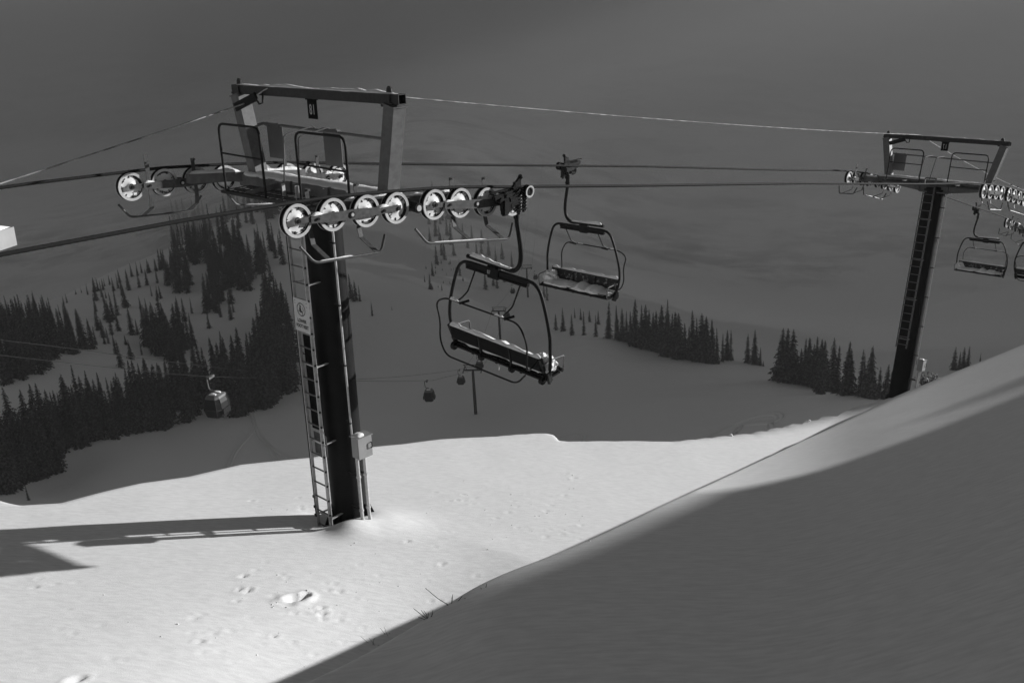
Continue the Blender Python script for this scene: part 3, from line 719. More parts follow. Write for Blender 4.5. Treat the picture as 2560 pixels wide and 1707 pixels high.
lift_tower('lift_tower', T3c, .42, 9.5, tower_wheels(T3c, .42, 47.3), ('16', 'number plate 16 of the third tower, beyond the right edge', 'sign'), 'third chairlift tower, only a dark wheel row showing at the right edge', .385, lo=True, ladder_to=-7, first=False)

# foot rest sign on the ladder of the near tower
rot1 = frame_rot(.0262)
fs_ = empty('foot_rest_sign', (0, 0, 0), None, 'grey sign reading LOWER FOOT REST on the near tower\'s ladder', 'sign')
fs_.matrix_world = Matrix.Translation(Vector([float(q) for q in T1])) @ rot1.to_4x4() @ Matrix.Translation((.075, -.70, -2.48)) @ Matrix.Rotation(R_(1.5), 4, 'Y')
mb = MB(); mb.box((0, 0, .31), (.45, .008, .62), bev=.003)
for x, z in ((-.17, .57), (.17, .57), (-.17, .52), (.17, .50)): mb.tube([(x, -.008, z), (x, -.002, z)], .009, 8, 1)
mb.build('plate', [M['sign_plate'], M['plate']], fs_)
mb = MB(); n = 36
ring = [((.118+dr)*math.cos(2*math.pi*k/n), (.118+dr)*math.sin(2*math.pi*k/n)) for dr in (-.008, .008) for k in range(n)]
mb.add([(a, -.0062, .425+b) for a, b in ring], [(k, (k+1) % n, n+(k+1) % n, n+k) for k in range(n)])
# pictogram: seated rider with the bar and foot rest
def blob(pts): mb.add([(a, -.0062, .425+b) for a, b in pts], [tuple(range(len(pts)))])
blob([(-.022+.024*math.cos(k*.7854), .058+.024*math.sin(k*.7854)) for k in range(8)])
blob([(-.058, .03), (-.005, .034), (.004, -.02), (-.05, -.03)]); blob([(-.05, -.026), (.0, -.02), (.046, -.03), (.042, -.056), (-.03, -.058)])
blob([(.028, -.05), (.046, -.05), (.05, -.10), (.032, -.10)]); blob([(-.03, .085), (-.022, .085), (-.02, .108), (-.03, .108)])
blob([(.045, .05), (.058, .046), (.078, -.012), (.064, -.016)]); blob([(-.085, -.02), (-.06, -.024), (-.052, -.05), (-.078, -.044)])
mb.build('pictogram', M['ink'], fs_)
text('lettering', 'LOWER', .088, M['ink'], fs_, (-.005, -.0062, .205), xs=.86, ext=.001, bold=.0028)
text('lettering', 'FOOT REST', .088, M['ink'], fs_, (.0, -.0062, .105), xs=.80, ext=.001, bold=.0028)

# ------------------------------------------------------------------ communication cable strung from top beam to top beam
def along(a, b, sag, n=40):
    a, b = np.array(a), np.array(b); t = np.linspace(0, 1, n)
    return [a+(b-a)*q-ZZ*sag*4*q*(1-q) for q in t]
def in_frame(T, tilt, p):
    return T+np.array(frame_rot(tilt) @ Vector(p))
k1 = in_frame(T1, .0262, (-1.0, -.02, 1.75)); k2 = in_frame(T2c, .225, (-.95, -.02, 1.75)); k3 = in_frame(T3c, .42, (-.95, 0, 1.75))
ca0 = L(-.95, -5.2, .97); ca1 = L(-.95, -14, -.2)
root = empty('communication_cable', k1, None, 'thin frosted cable strung over the tops of the towers', 'cable')
inv = root.matrix_world.inverted()
mb = MB(); cl = lambda pts: [inv @ Vector([float(q) for q in p]) for p in pts]
pA = along(ca1, in_frame(T1, .0262, (-1.72, -.22, 1.42)), .10, 30)+[in_frame(T1, .0262, (-1.25, -.1, 1.66)), k1]
mb.tube(cl(pA), .012, 6)
mb.tube(cl(along(k1, k2, .12, 60)+along(k2, k3, .25, 30)[1:]), .013, 6)
mb.build('wire', M['frost'], root)
for T, tl in ((T1, .0262), (T2c, .225)):
    mb = MB(); mb.bar(*cl([in_frame(T, tl, (-1.98, -.27, 1.34)), in_frame(T, tl, (-1.42, -.17, 1.55))]), .05, .15)
    mb.tube(cl([in_frame(T, tl, q) for q in ((-1.45, -.18, 1.53), (-1.33, -.18, 1.42), (-1.25, -.16, 1.44), (-1.27, -.12, 1.62))]), .018, 8)
    mb.build('cable_clamp', M['dark'], root)

# ------------------------------------------------------------------ chairs
def chair(number=None):
    """four-seat chair; origin at the middle of its top beam, riders face +Y, hanger to +X"""
    root = empty('lift_chair', (0, 0, 0))
    B = lambda mb, nm, mt, par=None: mb.build(nm, mt, par or root)
    # hanger: from the grip down, curving in to the beam
    mb = MB(); hp = curve_pts([(.43, 0, 1.22), (.455, 0, .98), (.53, 0, .62), (.55, 0, .36), (.50, 0, .19), (.38, 0, .09), (.2, 0, .075)], 8)
    mb.tube(hp, .042, 14); mb.tube([(.415, 0, 1.34), (.44, 0, 1.05)], .052, 12); mb.tube([(.432, 0, 1.16), (.437, 0, 1.12)], .066, 12)
    mb.tube([(.25, 0, .082), (-.77, 0, .098)], .040, 12)
    B(mb, 'hanger', M['dark'])
    cap(root, (.34, 0, .105), (-.70, 0, .128), .085, .055, seg=40, seed=8, ends=.05, lump=.5)
    # grip with jaws, levers and two springs
    g = MB()
    zc = 1.55
    g.box((.43, -.02, 1.46), (.12, .34, .16), bev=.02); g.box((.40, .10, 1.58), (.09, .20, .12), bev=.02); g.box((.38, -.24, 1.50), (.10, .24, .13), bev=.02)
    g.bar((.36, -.52, 1.655), (.40, .16, 1.665), .05, .022); g.bar((.38, -.42, 1.50), (.42, .05, 1.36), .035, .06); g.bar((.44, -.18, 1.44), (.46, .08, 1.62), .04, .06)
    g.bar((.34, -.30, 1.63), (.46, .20, 1.60), .06, .05); g.box((.42, .05, 1.72), (.06, .14, .08))
    g.bar((.42, -.05, 1.66), (.43, .10, 1.80), .05, .06); g.lathe([(-.035, .001), (-.03, .032), (0, .045), (.03, .032), (.035, .001)], 14, (.43, .12, 1.83), 'Y')
    g.tube([(.45, .07, 1.30), (.45, .07, 1.20)], .022, 8); g.bar((.45, -.06, 1.31), (.46, .24, 1.28), .035, .035); g.bar((.455, .22, 1.28), (.45, .20, 1.55), .022, .022); g.box((.43, -.20, 1.40), (.13, .26, .20), bev=.03); g.box((.40, -.36, 1.56), (.08, .30, .10), bev=.02)
    g.tube([(.40, -.36, 1.52), (.48, -.36, 1.52)], .05, 12); g.tube([(.37, -.12, 1.40), (.50, -.12, 1.40)], .045, 12)
    g.v = [(x+.20, y-.24, z) for x, y, z in g.v]
    g.box((.47, -.10, 1.50), (.16, .36, .13), bev=.02); g.bar((.43, 0, 1.33), (.62, -.16, 1.42), .07, .08); g.box((.60, -.34, 1.50), (.12, .34, .26), bev=.03); g.box((.66, -.52, 1.40), (.10, .16, .30), bev=.03)
    gp = B(g, 'grip', M['dark'])
    for y in (.0, .13):
        sp = MB(); k = 60
        y -= .18; pts = [(.64+.055*math.cos(i*.62), y+.055*math.sin(i*.62), 1.26+.32*i/k) for i in range(k+1)]
        sp.tube(pts, .014, 6); sp.tube([(.64, y, 1.22), (.64, y, 1.60)], .03, 8); B(sp, 'spring', M['dark2'], gp)
    rl = MB(); rl.lathe([(-.05, .05), (-.05, .105), (.05, .105), (.05, .075), (.03, .07), (.03, .001)], 22, (.68, .02, 1.57), 'X', mis=[0, 2, 1, 1, 0]); B(rl, 'roller', [M['dark'], M['flange'], M['rubber']], gp)
    # beam and bail
    mb = MB()
    mb.bar((-.80, 0, -.055), (.0, 0, -.06), .055, .085); mb.bar((0, 0, -.06), (.74, 0, -.055), .055, .085)
    mb.box((-.09, -.008, -.05), (.27, .10, .23), bev=.01); mb.bar((-.78, 0, -.115), (.72, 0, -.12), .09, .03)
    for x in (-.17, .0): mb.tube([(x, -.05, .03), (x, -.075, .03)], .025, 8)
    B(mb, 'beam', M['dark'])
    if number:
        text('lettering', number, .10, M['letter'], root, (-.17, -.064, -.055), xs=.8)
    mb = MB(); half = [(.70, 0, -.012), (.86, 0, -.035), (.98, .0, -.12), (1.06, 0, -.26), (1.17, 0, -.58), (1.255, 0, -.93), (1.27, .0, -1.2), (1.255, .03, -1.42), (1.20, .08, -1.66), (1.155, .12, -1.82)]
    for sgn in (1, -1): mb.tube(curve_pts([(sgn*x, y, z) for x, y, z in half], 5), .031, 12)
    mb.tube([(-.72, 0, -.012), (.72, 0, -.012)], .031, 12)
    for sgn in (1, -1): mb.bar((sgn*1.2, .04, -1.62), (sgn*1.17, .14, -1.86), .05, .12)
    B(mb, 'bail_frame', M['dark'])
    # seat: long pad on a shallow steel tray, snow lying on it
    mb = MB()
    for k in range(4):
        x = -.885+.59*k; mb.box((x, .22, -1.70), (.56, .46, .085), 0, Matrix.Rotation(R_(5), 3, 'X'), bev=.03)
    mb.box((0, .20, -1.765), (2.36, .40, .03), 1, Matrix.Rotation(R_(5), 3, 'X')); mb.tube([(-1.2, .44, -1.715), (1.2, .44, -1.715)], .035, 10, 1); mb.tube([(-1.2, -.02, -1.775), (1.2, -.02, -1.775)], .028, 10, 1)
    for x in (-.62, .0, .62): mb.bar((x, -.05, -1.79), (x, .44, -1.75), .05, .03, 1)
    mb.tube([(.05, -.02, -1.78), (.05, -.03, -1.92)], .014, 6, 2)
    B(mb, 'seat', [M['pad'], M['dark'], M['flange']])
    cap(root, (-1.15, .21, -1.665), (1.15, .21, -1.665), .48, .12, seg=60, seed=3, ends=.05, lump=.45)
    # backrest: three joined panels with ribs, tipped back
    bk = MB(); rb = Matrix.Rotation(R_(12), 3, 'X')
    for x, wd in ((-.78, .74), (.0, .78), (.78, .74)):
        bk.box((x, -.085, -1.465), (wd, .05, .27), 0, rb, bev=.02)
    for x in (-.39, .39): bk.bar((x, -.115, -1.34), (x, -.03, -1.75), .035, .05, 1, up=(0, 1, 0))
    for sgn in (1, -1): bk.bar((sgn*1.16, -.13, -1.32), (sgn*1.15, .06, -1.80), .05, .06, 1, up=(0, 1, 0))
    bk.tube([(-1.17, -.115, -1.335), (1.17, -.115, -1.335)], .022, 8, 1); bk.tube([(-1.15, -.055, -1.60), (1.15, -.055, -1.60)], .02, 8, 1)
    for x in (-.39, .39, -1.13, 1.13): bk.tube([(x-.025, -.03, -1.78), (x+.025, -.03, -1.78)], .085, 16, 1)
    B(bk, 'backrest', [M['rime'] if number is None else M['pad'], M['dark']])
    cap(root, (-1.16, -.115, -1.33), (1.18, -.115, -1.33), .07, .055, seg=70, seed=5, ends=.04, lump=.75)
    # armrests
    for sgn in (1, -1):
        am = MB(); am.tube(rounded([(sgn*1.19, -.10, -1.45), (sgn*1.21, .12, -1.40), (sgn*1.21, .46, -1.42), (sgn*1.19, .47, -1.68)], .06), .014, 8); B(am, 'armrest', M['galv'])
    # restraint bar swung up behind the seat, with foot rests and its links to the beam
    mb = MB(); hw = 1.13
    lp = rounded([(hw, -.16, -1.36), (hw-.01, -.44, -1.52), (hw, -.45, -.95), (hw-.22, -.43, -.64), (-hw+.20, -.43, -.64), (-hw-.05, -.44, -.78), (-hw+.08, -.45, -1.12), (-hw+.06, -.46, -1.50), (-hw+.22, -.46, -1.78), (hw-.22, -.46, -1.78), (hw-.03, -.45, -1.55)], .16, 6)
    mb.tube(lp, .0165, 8)
    B(mb, 'restraint_bar', M['dark'])
    for x in (-.56, .56):
        lk = MB(); lk.tube(rounded([(x, 0, -.10), (x-.03, -.18, -.50), (x-.05, -.33, -.60), (x-.07, -.43, -.635)], .05), .015, 8); lk.tube([(x-.0, -.43, -.66), (x+.13, -.30, -.60)], .024, 8); B(lk, 'bar_link', M['dark'])
        cap(root, (x-.24, -.43, -.63), (x-.02, -.43, -.63), .05, .035, seg=8, seed=x)
    # lump of snow left at the end of the seat
    s2 = MB(); bm = bmesh.new(); bmesh.ops.create_icosphere(bm, subdivisions=4, radius=1)
    for v in bm.verts:
        d = v.co.normalized(); k = 1+.35*mnoise.noise(d*2.3+Vector((3, 1, 0)))+.16*mnoise.noise(d*6)
        v.co = Vector((d.x*.21*k, d.y*.19*k, d.z*.17*k))+Vector((1.03, .14, -1.53))
    bm.verts.index_update(); s2.add([v.co for v in bm.verts], [[v.index for v in f.verts] for f in bm.faces], 0, True); bm.free()
    B(s2, 'snow_cap', M['cap'])
    return root
def place_chair(root, lat_grip, s, flip, scale, label, swing=0.):
    sg = -1 if flip else 1
    rot = Matrix(((sg*C[0], sg*U[0], 0), (sg*C[1], sg*U[1], 0), (0, 0, 1))).to_4x4()
    P = L(lat_grip-sg*.40*scale, s, rope_z(s)-1.60*scale)
    root.matrix_world = Matrix.Translation(Vector([float(q) for q in P])) @ rot @ Matrix.Scale(scale, 4) @ Matrix.Translation((.43, 0, 1.55)) @ Matrix.Rotation(R_(swing), 4, 'Y') @ Matrix.Translation((-.43, 0, -1.55))
    setp(root, label, 'chairlift chair', 'chairs hanging on the lift')
    return P
ch1 = chair('87'); ch2 = chair()
place_chair(ch1, G, 2.40, False, 1.045, 'nearest empty lift chair, seen from behind, snow along its back', 4.5)
place_chair(ch2, -G, 9.70, True, .985, 'empty lift chair facing us above the right treeline, seat covered in snow')
ch3 = copy_tree(ch2); place_chair(ch3, -G, 40.8, True, .95, 'small far lift chair hanging right of the leaning tower')
ch4 = copy_tree(ch2); place_chair(ch4, G, 36.0, False, .97, 'lift chair cut off by the right edge of the picture')
# ------------------------------------------------------------------ gondola lift in the valley
GND = lambda x, y: float(valley_z(np.array([x]), np.array([y]))[0])
def gondola_tower(px, py_top, R, label):
    P = at_range(px, py_top, R); g = GND(P[0], P[1]); H = P[2]-g
    d = np.array([P[0], P[1], 0])/R; ang = math.atan2(GL[1], GL[0])
    root = empty('gondola_tower', (P[0], P[1], g), Matrix.Rotation(ang-math.pi/2, 3, 'Z'), label, 'gondola tower', 'pylons of the gondola lift')
    mb = MB(); mb.lathe([(-1, .42), (H*.5, .38), (H-1.4, .30), (H-1.4, 0.001)], 16, axis='Z'); mb.build('pylon', M['dark2'], root)
    mb = MB(); mb.bar((-2.1, 0, H-1.35), (2.1, 0, H-1.35), .3, .35); mb.build('crossarm', M['dark2'], root)
    mb = MB(); mb.bar((-1.5, 0, H-1.2), (-1.95, 0, H), .14, .14); mb.bar((1.5, 0, H-1.2), (1.95, 0, H), .14, .14); mb.bar((-2.3, 0, H), (2.3, 0, H), .14, .14)
    mb.bar((-1.75, 0, H-.55), (1.75, 0, H-.55), .06, .06); mb.build('yoke', M['dark2'], root)
    for sgn in (-1, 1):
        mb = MB(); mb.bar((sgn*2.15, -1.9, H-1.35), (sgn*2.15, 1.9, H-1.35), .1, .12)
        for k in range(6): mb.lathe([(-.06, .001), (-.06, .26), (.06, .26), (.06, .001)], 12, (sgn*2.2, -1.75+.7*k, H-1.28), 'X')
        mb.build('sheave_assembly', M['dark2'], root)
    return root, np.array([P[0], P[1], P[2]-1.0])
GT = [(1181, 912, 230), (1246, 768, 315), (1316, 663, 409)]
_g = [at_range(*p) for p in GT]; GL = (_g[2]-_g[0])[:2]; GL = GL/np.linalg.norm(GL); GN = np.array([GL[1], -GL[0], 0])
gt = []
for p, lb in zip(GT, ['nearest gondola tower standing on the shaded valley snow, below the nearest chair', 'second gondola tower, partly behind the nearest lift chair', 'farthest small gondola tower on top of the snowy hump']):
    gt.append(gondola_tower(*p, lb)[1])
def cabin_rope(sgn, pts_px, label):
    pts = [at_range(*p) for p in pts_px]
    cp_ = curve_pts(pts, 14)
    for a, b in ((0, 1), (1, 2)):
        A_, B_ = gt[a]+GN*2.15*sgn+ZZ*.05, gt[b]+GN*2.15*sgn+ZZ*.05
        cp_ += [Vector([float(v) for v in q]) for q in along(A_, B_, 2.2, 24)]
    last = gt[2]+GN*2.15*sgn; nxt = last+np.array([GL[0], GL[1], 0])*140+ZZ*32
    cp_ += [Vector([float(v) for v in q]) for q in along(last, nxt, 2, 14)[1:]]
    mb = MB(); mb.tube(cp_, .022, 6); o = mb.build('gondola_cable', M['rope'])
    return setp(o, label, 'cable', 'cables of the gondola lift')
cabin_rope(1, [(-260, 862, 40), (0, 888, 60), (125, 902, 66), (330, 924, 76), (530, 941, 84), (815, 950, 118), (980, 953, 150), (1080, 951, 166)], 'lower gondola cable crossing the valley behind the nearest tower')
cabin_rope(-1, [(-260, 826, 42), (0, 850, 62), (230, 878, 72), (430, 905, 82), (815, 947, 120), (980, 943, 165), (1100, 931, 205)], 'upper gondola cable crossing the valley behind the nearest tower')
def cabin():
    root = empty('gondola_cabin', (0, 0, 0))
    # body: eight-sided glass cabin, widest at the waist, pale roof and framed corners
    prof = [(0.0, .66, .74), (.12, .72, .82), (.75, .86, .98), (1.30, .80, .92), (1.72, .66, .80)]; vs = []
    def ringp(z, a, b): return [(a*x, b*y, z) for x, y in ((1, .55), (.72, 1), (-.72, 1), (-1, .55), (-1, -.55), (-.72, -1), (.72, -1), (1, -.55))]
    for z, a, b in prof: vs += ringp(z, a, b)
    fs = [(i*8+j, i*8+(j+1) % 8, (i+1)*8+(j+1) % 8, (i+1)*8+j) for i in range(len(prof)-1) for j in range(8)]+[tuple(range(8))[::-1], tuple(range(32, 40))]
    mb = MB(); mb.add(vs, fs); bd = mb.build('cabin_body', M['glass'], root)
    mb = MB(); vs = ringp(1.70, .70, .84)+ringp(1.86, .60, .74)+ringp(1.98, .34, .44)
    mb.add(vs, [(i*8+j, i*8+(j+1) % 8, (i+1)*8+(j+1) % 8, (i+1)*8+j) for i in range(2) for j in range(8)]+[tuple(range(16, 24)), tuple(range(8))[::-1]]); mb.build('roof', M['galv'], root)
    mb = MB()
    for x, y in ((1, .55), (.72, 1), (-.72, 1), (-1, .55), (-1, -.55), (-.72, -1), (.72, -1), (1, -.55)):
        mb.tube([(a*x*1.01, b*y*1.01, z) for z, a, b in prof], .022, 6)
    mb.tube([(x*1.01, y*1.01, z) for x, y, z in ringp(.75, .86, .98)], .03, 6, closed=True); mb.build('frame', M['dark2'], root)
    for sgn in (-1, 1):
        mb = MB(); mb.box((sgn*.93, 0, .55), (.10, 1.0, .5)); mb.build('ski_rack', M['dark'], root)
    mb = MB(); mb.tube(rounded([(-.45, 0, 2.05), (.5, 0, 2.05)], .1), .05, 8); mb.tube(rounded([(0, 0, 2.0), (-.0, 0, 2.15), (-.55, 0, 2.25), (-.62, 0, 3.35), (-.25, 0, 3.45)], .25), .07, 8)
    mb.box((-.18, 0, 3.46), (.26, .75, .22)); mb.build('hanger', M['galv'], root)
    mb = MB(); snow_strip(mb, (0, -.5, 1.97), (0, .5, 1.97), .72, .10, seg=12, seed=2); mb.build('snow_cap', M['cap'], root)
    return root
cab0 = cabin(); first_c = True
for (px, py, R, lb) in [(546, 1036, 84, 'nearest gondola cabin, pale snowy roof, before the dark firs'), (1074, 1000, 157, 'gondola cabin left of the nearest gondola tower, hanging lowest'), (1153, 959, 222, 'small gondola cabin just left of the nearest gondola tower'),
                        (1268, 795, 312, 'gondola cabin behind the restraint bar of the nearest chair'), (1282, 733, 380, 'tiny gondola cabin left of the farthest gondola tower'), (1339, 698, 405, 'tiny gondola cabin right of the farthest gondola tower'), (1199, 921, 228, 'gondola cabin passing the right side of the nearest gondola tower')]:
    o = cab0 if first_c else copy_tree(cab0); first_c = False
    P = at_range(px, py, R); ang = math.atan2(GL[1], GL[0])-math.pi/2 if R > 100 else -.35
    o.matrix_world = Matrix.Translation(Vector([float(v) for v in P])) @ Matrix.Rotation(ang, 4, 'Z')
    setp(o, lb, 'gondola', 'gondola cabins')

# ------------------------------------------------------------------ firs
def fir_mesh(seed, h=12., r0=1.75, lean=0., density=1.):
    """narrow mountain fir: whorls of drooping boughs built from small overlapping sprays"""
    rg = random.Random(seed); V = []; F = []
    z = .35; lev = 0
    while z < h*.985:
        t = z/h
        rad = r0*(1-t)**.82*rg.uniform(.68, 1.12)+.07
        if .0 < t < .12: rad *= .75+2*t
        nb = max(4, int((9-5*t)*density)); a0 = rg.uniform(0, 6.28)
        for b in range(nb):
            if rg.random() < .10: continue
            a = a0+6.283*b/nb+rg.uniform(-.3, .3); l = rad*rg.uniform(.6, 1.15); ca, sa = math.cos(a), math.sin(a)
            droop = rg.uniform(.25, .6)*l; zz = z+rg.uniform(-.12, .12); ns = 3 if l > .5 else 2
            for k in range(ns):
                f0, f1 = (k+.05)/ns, (k+1.35)/ns; wd = (.34*(1-.45*f0))*l**.75*rg.uniform(.75, 1.2)+.05
                p0 = Vector((ca*l*f0, sa*l*f0, zz-droop*f0*f0)); p1 = Vector((ca*l*min(1.1, f1), sa*l*min(1.1, f1), zz-droop*f1*f1+rg.uniform(-.05, .1)))
                sd = Vector((-sa, ca, 0)); i = len(V)
                mid = (p0+p1)/2+Vector((0, 0, .06)); hang = Vector((0, 0, -wd*.55))
                V += [p0, mid+sd*wd+hang, p1, mid-sd*wd+hang, mid]
                F += [(i, i+1, i+4), (i+1, i+2, i+4), (i+2, i+3, i+4), (i+3, i, i+4)]
        z += rg.uniform(.20, .34)*(1-.35*t); lev += 1
    i = len(V); V += [Vector((.07, 0, h*.93)), Vector((-.04, .06, h*.93)), Vector((-.04, -.06, h*.93)), Vector((0, 0, h*1.02))]; F += [(i, i+1, i+3), (i+1, i+2, i+3), (i+2, i, i+3)]
    return V, F
def fir_object(seed, **kw):
    V, F = fir_mesh(seed, **kw)
    root = empty('fir_tree', (0, 0, 0))
    mb = MB(); mb.add(V, F); mb.build('crown', M['needles'], root, smooth_angle=False)
    mb = MB(); mb.tube([(0, 0, -.8), (0, 0, 2), (.03, .02, 7), (0, 0, 11.2)], .15, 8, rs=[.2, .16, .09, .02]); mb.build('trunk', M['bark'], root)
    return root
PROTO = [fir_object(1, r0=2.0), fir_object(2, r0=1.6), fir_object(3, r0=2.4), fir_object(4, r0=1.45), fir_object(5, r0=2.2, density=.8), fir_object(6, r0=1.75, density=1.2), fir_object(7, r0=2.7, density=.9), fir_object(8, r0=1.35, density=.7)]
TREES = []      # (x, y, z, height, prototype, region)
def inside(poly, x, y):
    c = False; j = len(poly)-1
    for i in range(len(poly)):
        xi, yi = poly[i]; xj, yj = poly[j]
        if (yi > y) != (yj > y) and x < (xj-xi)*(y-yi)/(yj-yi)+xi: c = not c
        j = i
    return c
trg = random.Random(5)
def stand(region, poly, count, hpx, gap, jit=.3, clump=0.):
    xs = [p[0] for p in poly]; ys = [p[1] for p in poly]; got = []; tries = 0
    while len(got) < count and tries < count*60:
        tries += 1; x, y = trg.uniform(min(xs), max(xs)), trg.uniform(min(ys), max(ys))
        if not inside(poly, x, y): continue
        if any(abs(x-a)/gap+abs(y-b)/(gap*.6) < 1 for a, b in got): continue
        if clump and vnoise(np.array([x]), np.array([y]), .022, 77)[0] < clump-.5: continue
        P = valley_hit(x, y)
        if P is None: continue
        R = math.hypot(P[0], P[1]); hgt = hpx*trg.uniform(1-jit, 1+jit)*R/F_PX*1.03
        got.append((x, y)); TREES.append((P[0], P[1], P[2], hgt, trg.randrange(8), region, x, y))
def tree_at(region, x, y, hpx, kind=None):
    P = valley_hit(x, y)
    if P is None: return
    R = math.hypot(P[0], P[1]); TREES.append((P[0], P[1], P[2], hpx*R/F_PX*1.03, trg.randrange(8) if kind is None else kind, region, x, y))
# the treeline on the right, tree by tree: (foot x, foot y, height in the photograph)
for x, y, hp in [(1390, 826, 48), (1408, 828, 66), (1430, 838, 60), (1437, 795, 30), (1460, 838, 68), (1452, 800, 34), (1474, 805, 34), (1490, 842, 62), (1496, 812, 42)]: tree_at('far group', x, y, hp)
for x, y, hp in [(1521, 846, 104), (1543, 850, 98), (1556, 853, 92), (1567, 856, 88), (1577, 861, 94), (1588, 866, 132), (1604, 868, 116), (1613, 872, 122), (1622, 875, 114), (1632, 874, 104), (1640, 878, 112),
                 (1652, 880, 132), (1666, 884, 148), (1668, 890, 120), (1680, 890, 118), (1690, 894, 128), (1700, 897, 128), (1712, 894, 98), (1722, 898, 92), (1733, 900, 138), (1742, 902, 118), (1753, 904, 134), (1763, 905, 122),
                 (1770, 908, 130), (1781, 909, 124), (1793, 910, 100), (1806, 905, 80), (1817, 902, 86), (1826, 900, 84), (1832, 902, 20)]: tree_at('treeline', x, y, hp)
for x, y, hp in [(1868, 908, 82), (1886, 912, 100), (1900, 914, 52), (1908, 916, 18)]: tree_at('pair', x, y, hp)
for x, y, hp in [(1950, 952, 146), (1963, 956, 150), (1979, 957, 148), (1936, 950, 30), (1990, 960, 92), (2000, 958, 100), (2010, 962, 128), (2022, 966, 136), (2038, 970, 140), (2046, 972, 138), (2060, 975, 136), (2080, 980, 150), (2090, 983, 132),
                 (2112, 985, 146), (2122, 988, 128), (2148, 990, 130), (2160, 992, 120), (2170, 994, 142), (2176, 996, 130), (2196, 996, 88), (2212, 998, 98), (2050, 985, 120), (2030, 962, 112), (2225, 990, 70)]: tree_at('right stand', x, y, hp)
for x, y, hp in [(2384, 925, 62), (2397, 925, 50), (2406, 926, 62), (2418, 926, 64), (2450, 905, 26)]: tree_at('behind bank', x, y, hp)
for x, y, hp in [(878, 748, 68), (890, 752, 56), (900, 753, 44), (884, 756, 50), (931, 790, 42), (980, 776, 14)]: tree_at('open slope', x, y, hp)
for x, y, hp in [(1076, 724, 46), (1082, 690, 40), (1092, 662, 52), (1105, 640, 60), (1112, 650, 58), (1100, 610, 48), (1128, 612, 60), (1118, 590, 50), (1135, 640, 36), (1105, 727, 20), (1150, 690, 46), (1158, 600, 44), (1075, 605, 40), (1090, 590, 50), (1140, 570, 44), (1170, 622, 40), (1062, 706, 22),
                 (1214, 725, 52), (1234, 716, 44), (1243, 722, 42), (1261, 706, 34), (1192, 640, 44), (1205, 650, 50), (1222, 640, 50), (1240, 660, 50), (1256, 650, 46), (1180, 600, 40), (1280, 668, 44), (1205, 610, 40), (1360, 745, 44), (1368, 752, 50)]: tree_at('misty slope', x, y, hp)
for k in range(26): tree_at('misty slope', trg.uniform(1062, 1160), trg.uniform(650, 725), trg.uniform(7, 15), 2)
# stands on the left
stand('near wood', [(0, 1120), (150, 1095), (280, 1060), (400, 1020), (540, 985), (640, 955), (745, 930), (745, 985), (620, 1040), (560, 1028), (430, 1070), (330, 1082), (165, 1110), (150, 1178), (60, 1208), (0, 1235)], 112, 136, 17, .32)
stand('near wood', [(100, 1100), (300, 1040), (560, 960), (640, 930), (640, 950), (380, 1040), (150, 1110)], 40, 128, 12, .2)
for x, y, hp in [(72, 1252, 46), (150, 1180, 150), (110, 1195, 175), (30, 1228, 190), (10, 1232, 170), (125, 1185, 140), (420, 1070, 140), (340, 1082, 150), (545, 1042, 100), (612, 1040, 60), (590, 1042, 96), (205, 1112, 150), (250, 1100, 160), (285, 1096, 130)]: tree_at('near wood', x, y, hp)
stand('left wood', [(0, 890), (120, 862), (150, 870), (140, 915), (95, 945), (30, 965), (0, 968)], 36, 108, 12, .32)
stand('left wood', [(110, 850), (190, 830), (196, 885), (140, 892)], 16, 92, 10, .25)
for x, y, hp in [(212, 872, 104), (232, 872, 78), (205, 862, 90), (262, 860, 36), (272, 860, 44), (240, 862, 50), (315, 862, 28), (355, 888, 38), (328, 898, 52), (290, 885, 58), (303, 920, 74), (375, 845, 64), (345, 838, 44)]: tree_at('left wood', x, y, hp)
stand('middle wood', [(362, 862), (400, 840), (470, 850), (500, 850), (470, 885), (430, 905), (385, 890)], 26, 92, 13, .35)
stand('slope wood', [(405, 700), (420, 650), (500, 620), (600, 590), (700, 540), (720, 560), (716, 660), (640, 705), (560, 745), (545, 790), (515, 790), (500, 740), (450, 745)], 105, 74, 10, .38, .5)
stand('slope wood', [(640, 900), (660, 830), (690, 790), (720, 800), (735, 900), (740, 960), (660, 975)], 34, 115, 13, .35)
stand('scattered firs', [(130, 900), (300, 850), (560, 820), (640, 760), (700, 690), (640, 700), (420, 800), (200, 830)], 26, 52, 16, .45)
stand('scattered firs', [(250, 760), (420, 700), (440, 640), (330, 690), (200, 745)], 22, 40, 12, .45)
stand('ridge wood', [(0, 800), (60, 790), (140, 795), (100, 840), (0, 850)], 46, 58, 8, .3)
for x, y, hp in [(168, 758, 26), (160, 760, 22), (190, 736, 14), (204, 732, 16), (220, 738, 30), (238, 730, 38), (246, 728, 34), (262, 716, 22), (275, 712, 26), (300, 708, 36), (318, 700, 30), (330, 692, 34), (345, 690, 36), (355, 684, 32), (240, 780, 48), (270, 800, 62), (284, 800, 70), (276, 806, 56), (295, 790, 70),
                 (315, 770, 60), (352, 772, 34), (368, 785, 42), (380, 742, 30), (395, 745, 34), (402, 748, 36), (150, 790, 30), (120, 800, 40), (390, 678, 34), (372, 682, 36), (410, 672, 40), (430, 668, 36)]: tree_at('ridge wood', x, y, hp)
stand('fog wood', [(430, 560), (560, 545), (700, 470), (760, 450), (760, 500), (700, 540), (560, 590), (430, 640)], 60, 62, 10, .3)
stand('fog wood', [(1000, 530), (1080, 500), (1200, 520), (1180, 570), (1060, 570)], 24, 44, 14, .3)
